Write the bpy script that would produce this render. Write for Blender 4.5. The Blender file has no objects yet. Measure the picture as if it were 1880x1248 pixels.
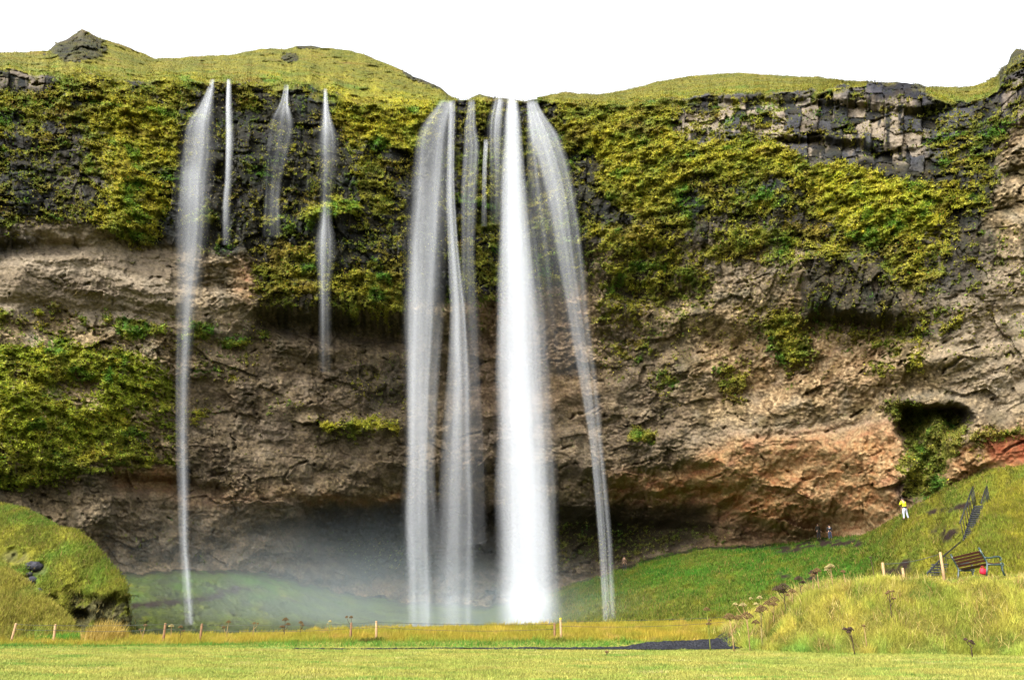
import bpy, bmesh, math, random
import numpy as np
from mathutils import Vector, Matrix

R = math.radians
random.seed(7)
rng = np.random.default_rng(11)
SC = bpy.context.scene
COL = SC.collection

# ------------------------------------------------------------------ camera, world, sun, exposure
PITCH, F, CX, CY, EYE = R(18.5), 1440.0, 940.0, 624.0, 1.65
cam_d = bpy.data.cameras.new('camera'); cam = bpy.data.objects.new('camera', cam_d); COL.objects.link(cam)
cam_d.sensor_width = 36.0; cam_d.lens = F / 1880 * 36; cam_d.clip_end = 2000
cam.location = (0, 0, EYE); cam.rotation_euler = (R(90) + PITCH, 0, 0)
SC.camera = cam

SUN_EL, SUN_AZ = R(42), R(215)          # azimuth measured clockwise from +Y: behind the camera, to its left
w = bpy.data.worlds.new('World'); SC.world = w; w.use_nodes = True
nt = w.node_tree; bg = nt.nodes['Background']
sky = nt.nodes.new('ShaderNodeTexSky'); sky.sky_type = 'NISHITA'; sky.sun_disc = False
sky.sun_elevation = SUN_EL; sky.sun_rotation = SUN_AZ; sky.dust_density = 4.0; sky.air_density = 1.0
hs = nt.nodes.new('ShaderNodeHueSaturation'); hs.inputs['Saturation'].default_value = 0.12     # overcast white
nt.links.new(sky.outputs[0], hs.inputs['Color']); nt.links.new(hs.outputs[0], bg.inputs['Color'])
bg.inputs['Strength'].default_value = 0.15

sl = bpy.data.lights.new('sun', 'SUN'); so = bpy.data.objects.new('sun', sl); COL.objects.link(so)
sl.energy = 1.05; sl.angle = R(24); sl.color = (1.0, 0.95, 0.87)
sdir = Vector((math.sin(SUN_AZ) * math.cos(SUN_EL), math.cos(SUN_AZ) * math.cos(SUN_EL), math.sin(SUN_EL)))
so.rotation_euler = sdir.to_track_quat('Z', 'Y').to_euler()

SC.view_settings.view_transform = 'Standard'; SC.view_settings.look = 'None'
SC.view_settings.exposure = 2.05; SC.view_settings.gamma = 1.0
SC.cycles.transparent_max_bounces = 96
SC.cycles.max_bounces = 6; SC.cycles.diffuse_bounces = 3; SC.cycles.volume_bounces = 1
SC.cycles.volume_step_rate = 6.0
SC.cycles.use_denoising = True

# ------------------------------------------------------------------ helpers
def lin(r, g, b):
    f = lambda c: (c/255/12.92) if c/255 <= .04045 else ((c/255+.055)/1.055)**2.4
    return np.array([f(r), f(g), f(b)])

def tag(o, label=None, cat=None, group=None, kind=None):
    if label: o['label'] = label
    if cat: o['category'] = cat
    if group: o['group'] = group
    if kind: o['kind'] = kind
    return o

def empty(name, loc, rz=0.0, label=None, cat=None, group=None):
    o = bpy.data.objects.new(name, None); COL.objects.link(o)
    o.location = loc; o.rotation_euler = (0, 0, rz); o.empty_display_size = .2
    return tag(o, label, cat, group)

def raymap(px, py):
    dx = (np.asarray(px, float) - CX) / F; dy = (CY - np.asarray(py, float)) / F
    return dx, math.cos(PITCH) - dy*math.sin(PITCH), math.sin(PITCH) + dy*math.cos(PITCH)

def at(px, py, Y):
    """the point of the place at world depth Y that the photograph shows at (px, py)"""
    dx, dyy, dz = raymap(px, py); t = Y / dyy
    return dx*t, np.asarray(Y, float) + 0*t, EYE + dz*t

def atv(px, py, Y):
    a = at(px, py, Y); return Vector((float(a[0]), float(a[1]), float(a[2])))

def on_z(px, py, z=0.0):
    dx, dyy, dz = raymap(px, py); t = (z - EYE) / dz
    return dx*t, dyy*t

def _h(ix, iy, seed):
    n = (ix.astype(np.int64)*374761393 + iy.astype(np.int64)*668265263 + seed*1442695041) & 0xffffffff
    n = ((n ^ (n >> 13)) * 1274126177) & 0xffffffff
    return (n ^ (n >> 16)) & 0xffffffff

def noise(x, y, seed=0):
    """2-D gradient noise, about -1..1"""
    x = np.asarray(x, float); y = np.asarray(y, float)
    xi = np.floor(x); yi = np.floor(y); fx = x - xi; fy = y - yi
    u = fx*fx*fx*(fx*(fx*6-15)+10); v = fy*fy*fy*(fy*(fy*6-15)+10)
    def g(a, b):
        h = _h(xi+a, yi+b, seed) * (2*math.pi/4294967296.0)
        return np.cos(h)*(fx-a) + np.sin(h)*(fy-b)
    n0 = g(0, 0); n1 = g(1, 0); n2 = g(0, 1); n3 = g(1, 1)
    return ((n0 + u*(n1-n0)) + v*((n2 + u*(n3-n2)) - (n0 + u*(n1-n0)))) * 1.5

def fbm(x, y, octv=4, seed=0, gain=.5):
    s = 0; a = 1; t = 0
    for k in range(octv):
        s = s + a*noise(x*2**k, y*2**k, seed+k*17); t += a; a *= gain
    return s/t

def ridged(x, y, octv=4, seed=0):
    s = 0; a = 1; t = 0
    for k in range(octv):
        s = s + a*(1-2*np.abs(noise(x*2**k, y*2**k, seed+k*23))); t += a; a *= .5
    return s/t

def facets(x, y, seed=0):
    """broken-rock facets: every cell is a tilted plane with a level of its own; also the distance to the cell edge"""
    xi = np.floor(x); yi = np.floor(y)
    d1 = np.full(x.shape, 9.); d2 = np.full(x.shape, 9.); val = np.zeros(x.shape); cel = np.zeros(x.shape)
    for a in (-1, 0, 1):
        for b in (-1, 0, 1):
            h = _h(xi+a, yi+b, seed)
            ox = x-(xi+a + (h & 255)/255.); oy = y-(yi+b + ((h >> 8) & 255)/255.)
            d = np.hypot(ox, oy); v = ((h >> 16) & 255)/255.-.5 + ox*(((h >> 20) & 255)/127.-1)*.9 + oy*(((h >> 24) & 255)/127.-1)*.9
            n = d < d1
            d2 = np.where(n, d1, np.minimum(d2, d)); val = np.where(n, v, val); cel = np.where(n, ((h >> 12) & 255)/255., cel); d1 = np.where(n, d, d1)
    return val, d2-d1, cel

def worley(x, y, seed=0):
    """nearest distance, second distance, cell value 0..1"""
    xi = np.floor(x); yi = np.floor(y)
    d1 = np.full(x.shape, 9.); d2 = np.full(x.shape, 9.); cid = np.zeros(x.shape)
    for a in (-1, 0, 1):
        for b in (-1, 0, 1):
            h = _h(xi+a, yi+b, seed)
            cx = xi+a + (h & 1023)/1023.; cy = yi+b + ((h >> 10) & 1023)/1023.
            d = np.hypot(cx-x, cy-y); c = ((h >> 20) & 1023)/1023.
            n = d < d1
            d2 = np.where(n, d1, np.minimum(d2, d)); cid = np.where(n, c, cid); d1 = np.where(n, d, d1)
    return d1, d2, cid

def sstep(a, b, x):
    t = np.clip((x-a)/(b-a), 0, 1); return t*t*(3-2*t)

def mesh_np(name, verts, faces, mat, parent=None, attrs=None, smooth=True):
    """faces: (n,3) or (n,4) int array; attrs: {name: (nverts,4) float colours}"""
    verts = np.ascontiguousarray(verts, np.float32); faces = np.ascontiguousarray(faces, np.int32)
    m = bpy.data.meshes.new(name); n, k = faces.shape
    m.vertices.add(len(verts)); m.vertices.foreach_set('co', verts.ravel())
    m.loops.add(n*k); m.loops.foreach_set('vertex_index', faces.ravel())
    m.polygons.add(n); m.polygons.foreach_set('loop_start', np.arange(0, n*k, k, dtype=np.int32))
    m.polygons.foreach_set('use_smooth', np.full(n, smooth))
    m.update(calc_edges=True)
    for an, av in (attrs or {}).items():
        av = np.asarray(av, np.float32)
        if av.shape[1] == 3: av = np.concatenate([av, np.ones((len(av), 1), np.float32)], 1)
        at_ = m.color_attributes.new(an, 'FLOAT_COLOR', 'POINT'); at_.data.foreach_set('color', np.ascontiguousarray(av).ravel())
    m.materials.append(mat)
    o = bpy.data.objects.new(name, m); COL.objects.link(o)
    if parent: o.parent = parent
    return o

def grid_faces(nr, nc):
    i = np.arange(nr*nc).reshape(nr, nc)
    return np.stack([i[:-1, :-1], i[1:, :-1], i[1:, 1:], i[:-1, 1:]], -1).reshape(-1, 4)

class MB:
    """collects simple shapes into one mesh"""
    def __init__(s): s.bm = bmesh.new()
    def box(s, c, size, rot=None, bevel=.0):
        r = bmesh.ops.create_cube(s.bm, size=1.0); vs = r['verts']
        M = Matrix.Translation(c) @ (rot.to_4x4() if rot else Matrix()) @ Matrix.Diagonal((*size, 1))
        bmesh.ops.transform(s.bm, matrix=M, verts=vs)
        if bevel:
            es = list({e for v in vs for e in v.link_edges})
            bmesh.ops.bevel(s.bm, geom=es, offset=bevel, segments=1, affect='EDGES')
        return s
    def tube(s, pts, rad, n=6):
        pts = [Vector(p) for p in pts]; rs = rad if isinstance(rad, (list, tuple)) else [rad]*len(pts)
        rings = []; up = Vector((.37, .21, .9)).normalized()
        for i, p in enumerate(pts):
            d = (pts[min(i+1, len(pts)-1)] - pts[max(i-1, 0)]).normalized()
            a = d.cross(up)
            if a.length < .05: a = d.cross(Vector((1, 0, 0)))
            a.normalize(); b = d.cross(a)
            rings.append([s.bm.verts.new(p + (a*math.cos(2*math.pi*k/n) + b*math.sin(2*math.pi*k/n))*rs[i]) for k in range(n)])
        for r0, r1 in zip(rings, rings[1:]):
            for k in range(n): s.bm.faces.new((r0[k], r0[(k+1) % n], r1[(k+1) % n], r1[k]))
        s.bm.faces.new(rings[0][::-1]); s.bm.faces.new(rings[-1])
        return s
    def blob(s, c, r, seed=0, sub=2, amp=.15):
        res = bmesh.ops.create_icosphere(s.bm, subdivisions=sub, radius=1.0)
        q = random.Random(seed)
        for v in res['verts']:
            k = 1 + q.uniform(-amp, amp)
            v.co = Vector((v.co.x*r[0]*k + c[0], v.co.y*r[1]*k + c[1], v.co.z*r[2]*k + c[2]))
        return s
    def build(s, name, mat, parent=None, smooth=True):
        bmesh.ops.recalc_face_normals(s.bm, faces=s.bm.faces)
        m = bpy.data.meshes.new(name); s.bm.to_mesh(m); s.bm.free()
        for p in m.polygons: p.use_smooth = smooth
        m.materials.append(mat)
        o = bpy.data.objects.new(name, m); COL.objects.link(o)
        if parent: o.parent = parent
        return o

# ------------------------------------------------------------------ materials
ALB = .5        # photograph tones to surface albedo
def new_mat(name):
    m = bpy.data.materials.new(name); m.use_nodes = True
    return m, m.node_tree, m.node_tree.nodes['Principled BSDF']

def attr_mat(name, rough=.9, spec=.2, nscale=6., lo=.72, hi=1.28, bump=.0, bscale=12., transl=0.):
    """vertex colour (what the stuff there is) varied by fine procedural noise"""
    m, t, b = new_mat(name); N = t.nodes.new; L = t.links.new
    a = N('ShaderNodeVertexColor'); a.layer_name = 'Col'
    g = N('ShaderNodeNewGeometry'); n = N('ShaderNodeTexNoise'); n.inputs['Scale'].default_value = nscale; n.inputs['Detail'].default_value = 5
    L(g.outputs['Position'], n.inputs['Vector'])
    mr = N('ShaderNodeMapRange'); mr.inputs[1].default_value = .3; mr.inputs[2].default_value = .7
    mr.inputs[3].default_value = lo*ALB; mr.inputs[4].default_value = hi*ALB; L(n.outputs['Fac'], mr.inputs[0])
    mx = N('ShaderNodeVectorMath'); mx.operation = 'SCALE'; L(a.outputs['Color'], mx.inputs[0]); L(mr.outputs[0], mx.inputs['Scale'])
    L(mx.outputs[0], b.inputs['Base Color'])
    b.inputs['Roughness'].default_value = rough; b.inputs['Specular IOR Level'].default_value = spec
    if bump:
        n2 = N('ShaderNodeTexNoise'); n2.inputs['Scale'].default_value = bscale; n2.inputs['Detail'].default_value = 6
        L(g.outputs['Position'], n2.inputs['Vector'])
        bp = N('ShaderNodeBump'); bp.inputs['Strength'].default_value = bump; bp.inputs['Distance'].default_value = .1
        L(n2.outputs['Fac'], bp.inputs['Height']); L(bp.outputs[0], b.inputs['Normal'])
    if transl:
        tr = N('ShaderNodeBsdfTranslucent'); L(mx.outputs[0], tr.inputs['Color'])
        ms = N('ShaderNodeMixShader'); ms.inputs[0].default_value = transl
        L(b.outputs[0], ms.inputs[1]); L(tr.outputs[0], ms.inputs[2]); L(ms.outputs[0], t.nodes['Material Output'].inputs['Surface'])
    return m

def plain(name, rgb, rough=.7, spec=.3, var=.25, scale=20., metal=0., stretch=None):
    m, t, b = new_mat(name); N = t.nodes.new; L = t.links.new
    tc = N('ShaderNodeTexCoord'); n = N('ShaderNodeTexNoise'); n.inputs['Scale'].default_value = scale; n.inputs['Detail'].default_value = 4
    if stretch:
        mp = N('ShaderNodeMapping'); mp.inputs['Scale'].default_value = stretch
        L(tc.outputs['Object'], mp.inputs[0]); L(mp.outputs[0], n.inputs['Vector'])
    else: L(tc.outputs['Object'], n.inputs['Vector'])
    c = lin(*rgb)*ALB*1.1; r = N('ShaderNodeValToRGB')
    r.color_ramp.elements[0].position = .3; r.color_ramp.elements[1].position = .7
    r.color_ramp.elements[0].color = (*(c*(1-var)), 1); r.color_ramp.elements[1].color = (*np.minimum(c*(1+var), 1), 1)
    L(n.outputs['Fac'], r.inputs[0]); L(r.outputs[0], b.inputs['Base Color'])
    b.inputs['Roughness'].default_value = rough; b.inputs['Specular IOR Level'].default_value = spec; b.inputs['Metallic'].default_value = metal
    return m

M_cliff = attr_mat('cliff_rock', rough=.9, spec=.12, nscale=3.5, lo=.65, hi=1.35, bump=.6, bscale=5.)
M_slope = attr_mat('slope_grass', rough=.95, spec=.1, nscale=4., lo=.65, hi=1.35, bump=.6, bscale=9.)
M_soil = attr_mat('field_ground', rough=.95, spec=.1, nscale=9., bump=.3, bscale=20.)
M_leaf = attr_mat('leaves', rough=.75, spec=.2, nscale=2., lo=1.4, hi=2.1, transl=.3)
M_blade = attr_mat('grass_blades', rough=.8, spec=.15, nscale=.8, lo=1.25, hi=1.75, transl=.35)
M_water, _t, _b = new_mat('falling_water')
def _water():
    t = _t; N = t.nodes.new; L = t.links.new
    a = N('ShaderNodeVertexColor'); a.layer_name = 'Col'
    d = N('ShaderNodeBsdfDiffuse'); d.inputs['Color'].default_value = (.63, .65, .68, 1)
    tl = N('ShaderNodeBsdfTranslucent'); tl.inputs['Color'].default_value = (.63, .65, .68, 1)
    m1 = N('ShaderNodeMixShader'); m1.inputs[0].default_value = .35; L(d.outputs[0], m1.inputs[1]); L(tl.outputs[0], m1.inputs[2])
    tp = N('ShaderNodeBsdfTransparent')
    m2 = N('ShaderNodeMixShader'); L(a.outputs['Alpha'], m2.inputs[0]); L(tp.outputs[0], m2.inputs[1]); L(m1.outputs[0], m2.inputs[2])
    L(m2.outputs[0], t.nodes['Material Output'].inputs['Surface'])
_water()

# ------------------------------------------------------------------ painted maps of what grows and what rock shows where
MX0, MY0, MS = -400, 0, 4
MW, MH = (2300-MX0)//MS, 1240//MS
_gx, _gy = np.meshgrid(MX0 + MS*(np.arange(MW)+.5), MY0 + MS*(np.arange(MH)+.5))
def poly_mask(pts):
    ins = np.zeros((MH, MW), bool); n = len(pts)
    for i in range(n):
        x1, y1 = pts[i]; x2, y2 = pts[(i+1) % n]
        if y1 == y2: continue
        c = ((y1 > _gy) != (y2 > _gy)) & (_gx < (x2-x1)*(_gy-y1)/(y2-y1) + x1)
        ins ^= c
    return ins.astype(float)
def blur(a, r):
    r = max(r/MS, .01); k = int(3*r)+1
    g = np.exp(-.5*(np.arange(-k, k+1)/r)**2); g /= g.sum()
    for ax in (0, 1):
        p = np.pad(a, [(k, k) if i == ax else (0, 0) for i in (0, 1)], mode='edge')
        a = sum(g[j]*(p[j:j+a.shape[0], :] if ax == 0 else p[:, j:j+a.shape[1]]) for j in range(2*k+1))
    return a
def paint(mp, pts, val, soft=10):
    a = blur(poly_mask(pts), soft) if soft else poly_mask(pts)
    mp += (val-mp)*a
def rect(x0, y0, x1, y1): return [(x0, y0), (x1, y0), (x1, y1), (x0, y1)]
def ell(x, y, rx, ry, rot=0):
    return [(x + rx*math.cos(t)*math.cos(rot) - ry*math.sin(t)*math.sin(rot), y + rx*math.cos(t)*math.sin(rot) + ry*math.sin(t)*math.cos(rot))
            for t in np.linspace(0, 2*math.pi, 24, endpoint=False)]
def look(mp, px, py):
    x = np.clip((px-MX0)/MS-.5, 0, MW-1.001); y = np.clip((py-MY0)/MS-.5, 0, MH-1.001)
    i = x.astype(int); j = y.astype(int); fx = x-i; fy = y-j
    return (mp[j, i]*(1-fx)+mp[j, i+1]*fx)*(1-fy) + (mp[j+1, i]*(1-fx)+mp[j+1, i+1]*fx)*fy
def Z(v=0.): return np.full((MH, MW), float(v))

SKY = [(-400,120),(-100,105),(0,97),(60,96),(90,92),(103,80),(120,74),(135,64),(150,53),(165,60),(182,70),(200,76),(225,82),(245,92),(262,97),(285,108),
       (320,107),(370,103),(420,101),(450,96),(475,91),(500,89),(525,91),(545,85),(570,84),(600,89),(635,92),(665,99),(700,113),(735,128),(760,141),(790,152),(808,161),(822,172),(832,180),
       (842,184),(858,184),(866,181),(880,173),(890,176),(905,180),(925,180),(945,182),(962,187),(985,182),(1010,174),(1035,169),(1060,172),(1085,174),(1120,171),(1160,163),(1200,152),
       (1260,141),(1310,136),(1360,134),(1420,139),(1500,142),(1560,150),(1605,151),(1640,151),(1690,155),(1705,160),(1740,160),(1775,161),(1810,151),(1832,139),(1838,125),(1850,118),(1856,100),(1866,89),(1880,92),
       (1920,80),(2000,70),(2300,60)]
RIM = [(-400,190),(0,128),(60,140),(180,150),(300,152),(360,150),(480,160),(560,165),(640,190),(720,200),(790,195),(830,186),(880,184),(960,188),(1000,186),(1060,190),(1150,192),(1240,184),(1330,176),
       (1420,172),(1520,166),(1600,153),(1690,158),(1720,178),(1780,190),(1830,170),(1850,130),(1880,110),(2000,95),(2300,80)]
BASE = [(-400,1000),(0,1000),(240,1052),(330,1046),(420,1046),(480,1050),(560,1068),(640,1090),(760,1104),(900,1112),(1000,1090),(1060,1068),(1130,1045),(1200,1022),(1300,1003),(1420,1000),
        (1500,988),(1580,984),(1630,962),(1660,940),(1700,916),(1760,886),(1810,863),(1880,852),(2300,790)]
def pl(P, x): return np.interp(x, [p[0] for p in P], [p[1] for p in P])

# depth of the rock wall (metres from the camera) by photo column and row
DC = [-400, 0, 200, 330, 600, 760, 950, 1130, 1300, 1500, 1660, 1780, 1880, 2300]
DR = [20, 190, 300, 420, 450, 560, 620, 700, 850, 920, 985, 1060, 1120]
DT = [
 [70, 76, 78, 79, 80, 82, 83, 82, 80, 76, 71, 70, 66, 60],
 [70, 75, 77, 79, 80, 82, 83, 82, 80, 76, 71, 70, 66, 60],
 [67, 72, 75, 77, 79, 81.5, 84, 80, 77, 73, 69, 67, 65, 60],
 [65, 69.5, 73, 77, 79, 81.5, 85.5, 80, 77.5, 73, 68, 65, 64.5, 60],
 [67, 71.5, 75, 77.5, 79, 81.5, 86, 81, 78.5, 73, 68, 65, 64.5, 60],
 [67, 72, 76, 79, 80, 83, 89, 85, 81, 73.5, 68, 64.5, 64.5, 60],
 [67, 72, 76, 80, 84, 87, 92, 88, 82.5, 77, 69, 65, 64.5, 60],
 [64, 69, 74, 81, 86, 90, 94, 90, 84.5, 78, 69.5, 65.5, 64.5, 60],
 [64, 68.5, 75, 82, 88, 92, 97, 93, 87, 80, 70, 66, 65, 60],
 [67, 71, 76, 82, 90, 96, 101, 99, 92, 84, 71, 66, 65, 60],
 [68, 72, 77, 83, 97, 105, 108, 108, 98, 92, 71, 66, 65, 60],
 [68, 72, 77, 82, 97, 104, 110, 106, 99, 92, 71, 66, 65, 60],
 [68, 72, 77, 82, 96, 102, 108, 104, 99, 92, 71, 66, 65, 60]]
DMAP = Z()
_ci = np.clip(np.searchsorted(DC, _gx[0])-1, 0, len(DC)-2); _ri = np.clip(np.searchsorted(DR, _gy[:, 0])-1, 0, len(DR)-2)
_fx = np.clip((_gx[0]-np.array(DC)[_ci])/np.diff(DC)[_ci], 0, 1); _fy = np.clip((_gy[:, 0]-np.array(DR)[_ri])/np.diff(DR)[_ri], 0, 1)
_T = np.array(DT, float)
_A = _T[_ri][:, _ci]*(1-_fx) + _T[_ri][:, _ci+1]*_fx; _B = _T[_ri+1][:, _ci]*(1-_fx) + _T[_ri+1][:, _ci+1]*_fx
DMAP = blur(_A*(1-_fy)[:, None] + _B*_fy[:, None], 14)
# ledges, overhangs and hollows: (outline, metres away from the viewer, softness)
for pts, dd, s in [
    ([(1480,455),(1600,470),(1680,580),(1640,600),(1600,582),(1480,572),(1465,520)], -2.2, 7),     # dark bulging mass
    ([(1490,574),(1600,588),(1660,606),(1700,620),(1560,606),(1490,590)], 2.0, 6),
    ([(1654,744),(1700,748),(1745,741),(1782,750),(1790,772),(1766,778),(1756,806),(1740,776),(1716,764),(1696,796),(1668,806),(1656,775)], 3.5, 4),      # mouth of the small cave
    ([(1652,746),(1775,748),(1768,790),(1742,800),(1730,915),(1668,912),(1658,800)], 3.6, 5),
    ([(1120,905),(1300,900),(1340,930),(1450,985),(1380,1000),(1130,1000)], 3.0, 12),
    ([(0,448),(90,440),(160,452),(120,466),(0,470)], .7, 5),
    ([(470,575),(620,585),(755,590),(755,640),(600,625),(480,612)], 3.0, 9),
    ([(190,872),(330,880),(420,895),(420,915),(300,900),(190,890)], 2.0, 6),
    ([(1090,512),(1290,530),(1290,575),(1180,560),(1100,545)], 1.6, 9),
    ([(1240,850),(1330,855),(1290,875),(1230,868)], 1.8, 6),
    ([(560,925),(750,925),(750,1000),(620,1030),(540,980)], 3.0, 14),
    ([(1240,178),(1330,186),(1480,184),(1480,200),(1330,204),(1240,200)], .9, 4),
    ([(1500,165),(1700,165),(1740,190),(1690,205),(1560,188),(1500,190)], -1.4, 5),
    ([(1440,252),(1590,262),(1610,285),(1540,278),(1440,268)], 1.6, 4),
    ([(1580,270),(1700,280),(1690,310),(1600,300)], .9, 5),
    ([(120,395),(240,415),(250,440),(90,440),(0,430),(0,415)], -.4, 8),
    ([(0,470),(330,478),(320,560),(0,540)], -.7, 14),
    ([(330,395),(400,395),(400,402),(330,402)], -.9, 5), ([(480,405),(530,405),(530,416),(480,416)], -.8, 5),
    ([(560,385),(650,378),(650,400),(560,410)], -1.2, 6), ([(340,215),(395,205),(395,230),(340,235)], -.9, 5),
    ([(500,200),(545,200),(545,212),(500,212)], -.6, 4), ([(580,235),(620,232),(620,248),(580,250)], -.7, 4),
    ([(560,765),(740,775),(740,800),(600,795)], -1.2, 8), ([(1150,790),(1200,790),(1195,812),(1150,812)], -.8, 6),
    ([(20,690),(180,690),(190,735),(90,735),(40,720)], 1.5, 10),
]:
    DMAP += blur(poly_mask(pts), s)*dd

# plant cover 0..1
VEG = Z(0.04)
for pts, v, s in [
    ([(-400,100),(330,130),(372,165),(335,280),(310,400),(275,445),(100,405),(0,425),(-400,430)], .64, 10),
    ([(-400,230),(120,220),(180,290),(200,400),(60,425),(-400,425)], .33, 18),
    (rect(-400,100,95,168), .06, 8),
    ([(180,190),(320,190),(320,250),(270,430),(210,420),(190,330)], .9, 14),
    ([(372,140),(620,150),(620,460),(470,470),(330,450),(335,280)], .33, 10),
    (rect(330,140,620,165), .8, 8), (rect(480,300,560,470), .45, 14), (rect(560,290,640,400), .5, 12),
    ([(610,150),(820,170),(780,260),(760,300),(640,270),(610,220)], .92, 10),
    ([(620,270),(765,280),(755,480),(640,470)], .36, 12), (rect(665,300,720,400), .6, 10),
    ([(470,460),(600,450),(610,560),(480,570)], .82, 12), ([(600,490),(752,470),(752,590),(610,580)], .78, 12),
    ([(830,230),(1060,230),(1080,470),(1060,540),(830,560),(820,400)], .62, 20), (rect(830,540,1000,600), .35, 15),
    (rect(840,185,1010,240), .35, 8), (rect(866,172,915,215), .7, 6),
    ([(1000,175),(1240,180),(1240,300),(1280,420),(1180,420),(1080,330),(1040,250)], .87, 10),
    ([(1060,290),(1110,290),(1100,390),(1070,380)], .25, 8),
    ([(1240,180),(1440,190),(1480,260),(1240,245)], .42, 10), ([(1440,170),(1760,170),(1760,290),(1580,285),(1480,250)], .2, 10),
    ([(1100,240),(1440,262),(1490,300),(1500,330),(1400,330),(1100,340)], .9, 10),
    ([(1260,330),(1500,330),(1480,400),(1300,410)], .6, 14),
    ([(1490,300),(1620,310),(1720,350),(1750,400),(1720,430),(1600,440),(1540,420),(1480,400)], .92, 9),
    ([(1700,240),(1860,180),(1840,300),(1790,430),(1740,420),(1720,330)], .5, 12),
    ([(1080,400),(1240,400),(1240,470),(1090,460)], .72, 12), (rect(1090,450,1300,570), .40, 14), (rect(1300,410,1560,480), .48, 12), (rect(560,372,655,402), .98, 5), (rect(330,394,398,403), .9, 4), (rect(475,405,535,416), .9, 4), (rect(440,180,480,200), .8, 6),
    ([(1560,440),(1760,440),(1740,510),(1660,560),(1620,500)], .45, 12),
    ([(1830,100),(2300,90),(2300,230),(1840,230)], .38, 10),
    ([(1400,575),(1460,570),(1480,660),(1460,690),(1420,650)], .72, 9), ([(1480,590),(1600,605),(1790,575),(1780,600),(1640,640),(1520,620)], .5, 9),
    ([(1320,680),(1385,680),(1370,750),(1325,745)], .55, 8), ([(1600,640),(1650,640),(1640,700),(1600,690)], .4, 8), (rect(1660,650,1700,690), .5, 6),
    ([(1620,740),(1790,760),(1770,800),(1740,860),(1730,920),(1660,920),(1655,800)], .85, 8),
    ([(1770,790),(2300,740),(2300,790),(1850,800),(1790,850)], .75, 9),
    ([(1150,780),(1210,785),(1200,815),(1150,812)], .85, 5), (rect(1100,560,1200,700), .28, 14), (rect(1190,680,1260,740), .35, 10),
    ([(-400,630),(0,625),(200,630),(325,680),(330,770),(300,850),(150,880),(0,905),(-400,930)], .88, 10),
    ([(110,690),(190,690),(190,735),(110,735)], .35, 8), ([(230,740),(330,760),(310,840),(240,840)], .45, 12), (rect(0,800,30,860), .5, 10),
    ([(-400,560),(0,565),(90,560),(300,590),(480,580),(500,640),(330,660),(200,622),(-400,640)], .27, 9),
    ([(330,660),(480,660),(480,690),(330,700)], .45, 10), (rect(330,740,400,775), .5, 10), ([(560,765),(740,770),(745,800),(600,800)], .8, 7), (rect(480,730,560,760), .3, 10),
    (rect(250,840,320,858), .8, 5), (rect(640,640,755,760), .22, 14),
    ([(560,980),(760,960),(760,1060),(640,1060)], .18, 14), ([(1000,960),(1340,965),(1340,1003),(1130,1045),(1010,1040)], .36, 12), (rect(240,980,540,1050), .14, 12),
]: paint(VEG, pts, v, s)

DARK = Z(0.)      # blue-black basalt; the shaded ledge recess and cave mouth painted dark too
for pts, v, s in [
    ([(-400,60),(2300,60),(2300,100),(1890,180),(1830,300),(1800,470),(1740,470),(1680,560),(1600,590),(1480,575),(1470,460),(1300,450),(1240,470),(1090,450),(1060,520),(760,560),(750,590),(480,575),(470,470),(330,452),(270,440),(100,398),(0,425),(-400,425)], 1, 8),
    (rect(1085,400,1490,455), .9, 14), (rect(1090,470,1240,560), .6, 14), (rect(1250,450,1480,540), .42, 16), ([(1480,430),(1840,430),(1800,520),(1690,600),(1500,580)], .85, 14), (rect(1640,540,1760,620), .5, 14), (rect(640,660,755,760), .45, 14),
    ([(-400,425),(40,430),(80,450),(0,470),(-400,480)], .8, 6), (rect(470,560,760,625), .6, 10),
    ([(1630,740),(1800,745),(1790,790),(1660,800)], .7, 6), (rect(1640,880,1730,925), .8, 8),
    ([(1900,180),(2300,180),(2300,700),(1900,700)], .1, 20),
]: paint(DARK, pts, v, s)
STREAK = Z(0.)    # pale weathered faces between the dark columns
for pts, v, s in [
    (rect(1240,195,1480,250), .75, 8), (rect(1560,190,1680,280), .85, 8), (rect(1480,175,1600,215), .6, 8), (rect(-400,90,90,165), .35, 8), (rect(1640,240,1700,290), .6, 6),
    (rect(1400,255,1520,300), .7, 6), (rect(1200,200,1250,260), .3, 10), (rect(1840,150,2300,420), .8, 12), (rect(100,250,260,400), .22, 20), (rect(1260,430,1480,540), .7, 14),
]: paint(STREAK, pts, v, s)
RED = Z(0.)
for pts, v, s in [
    ([(1110,870),(1240,850),(1350,800),(1660,780),(1668,900),(1660,930),(1570,980),(1300,1000),(1130,960)], .75, 14),
    ([(1120,890),(1330,850),(1420,920),(1500,960),(1330,960),(1130,925)], 1., 12), (rect(1300,600,1640,740), .25, 25),
    ([(560,905),(740,905),(740,924),(560,924)], .9, 6), ([(200,862),(330,862),(330,905),(200,895)], .8, 8), (rect(330,890,560,930), .35, 10),
    ([(1790,800),(1880,780),(2300,770),(2300,860),(1810,862)], 1.2, 8), ([(1700,830),(1790,820),(1800,880),(1710,915)], .7, 8), (rect(620,1060,760,1100), .5, 10),
    (rect(440,480,480,540), .6, 10), (rect(850,540,1100,760), .3, 20),
]: paint(RED, pts, v, s)
JOINT = Z(0.)     # where the lava shows jointed blocks and columns
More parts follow.
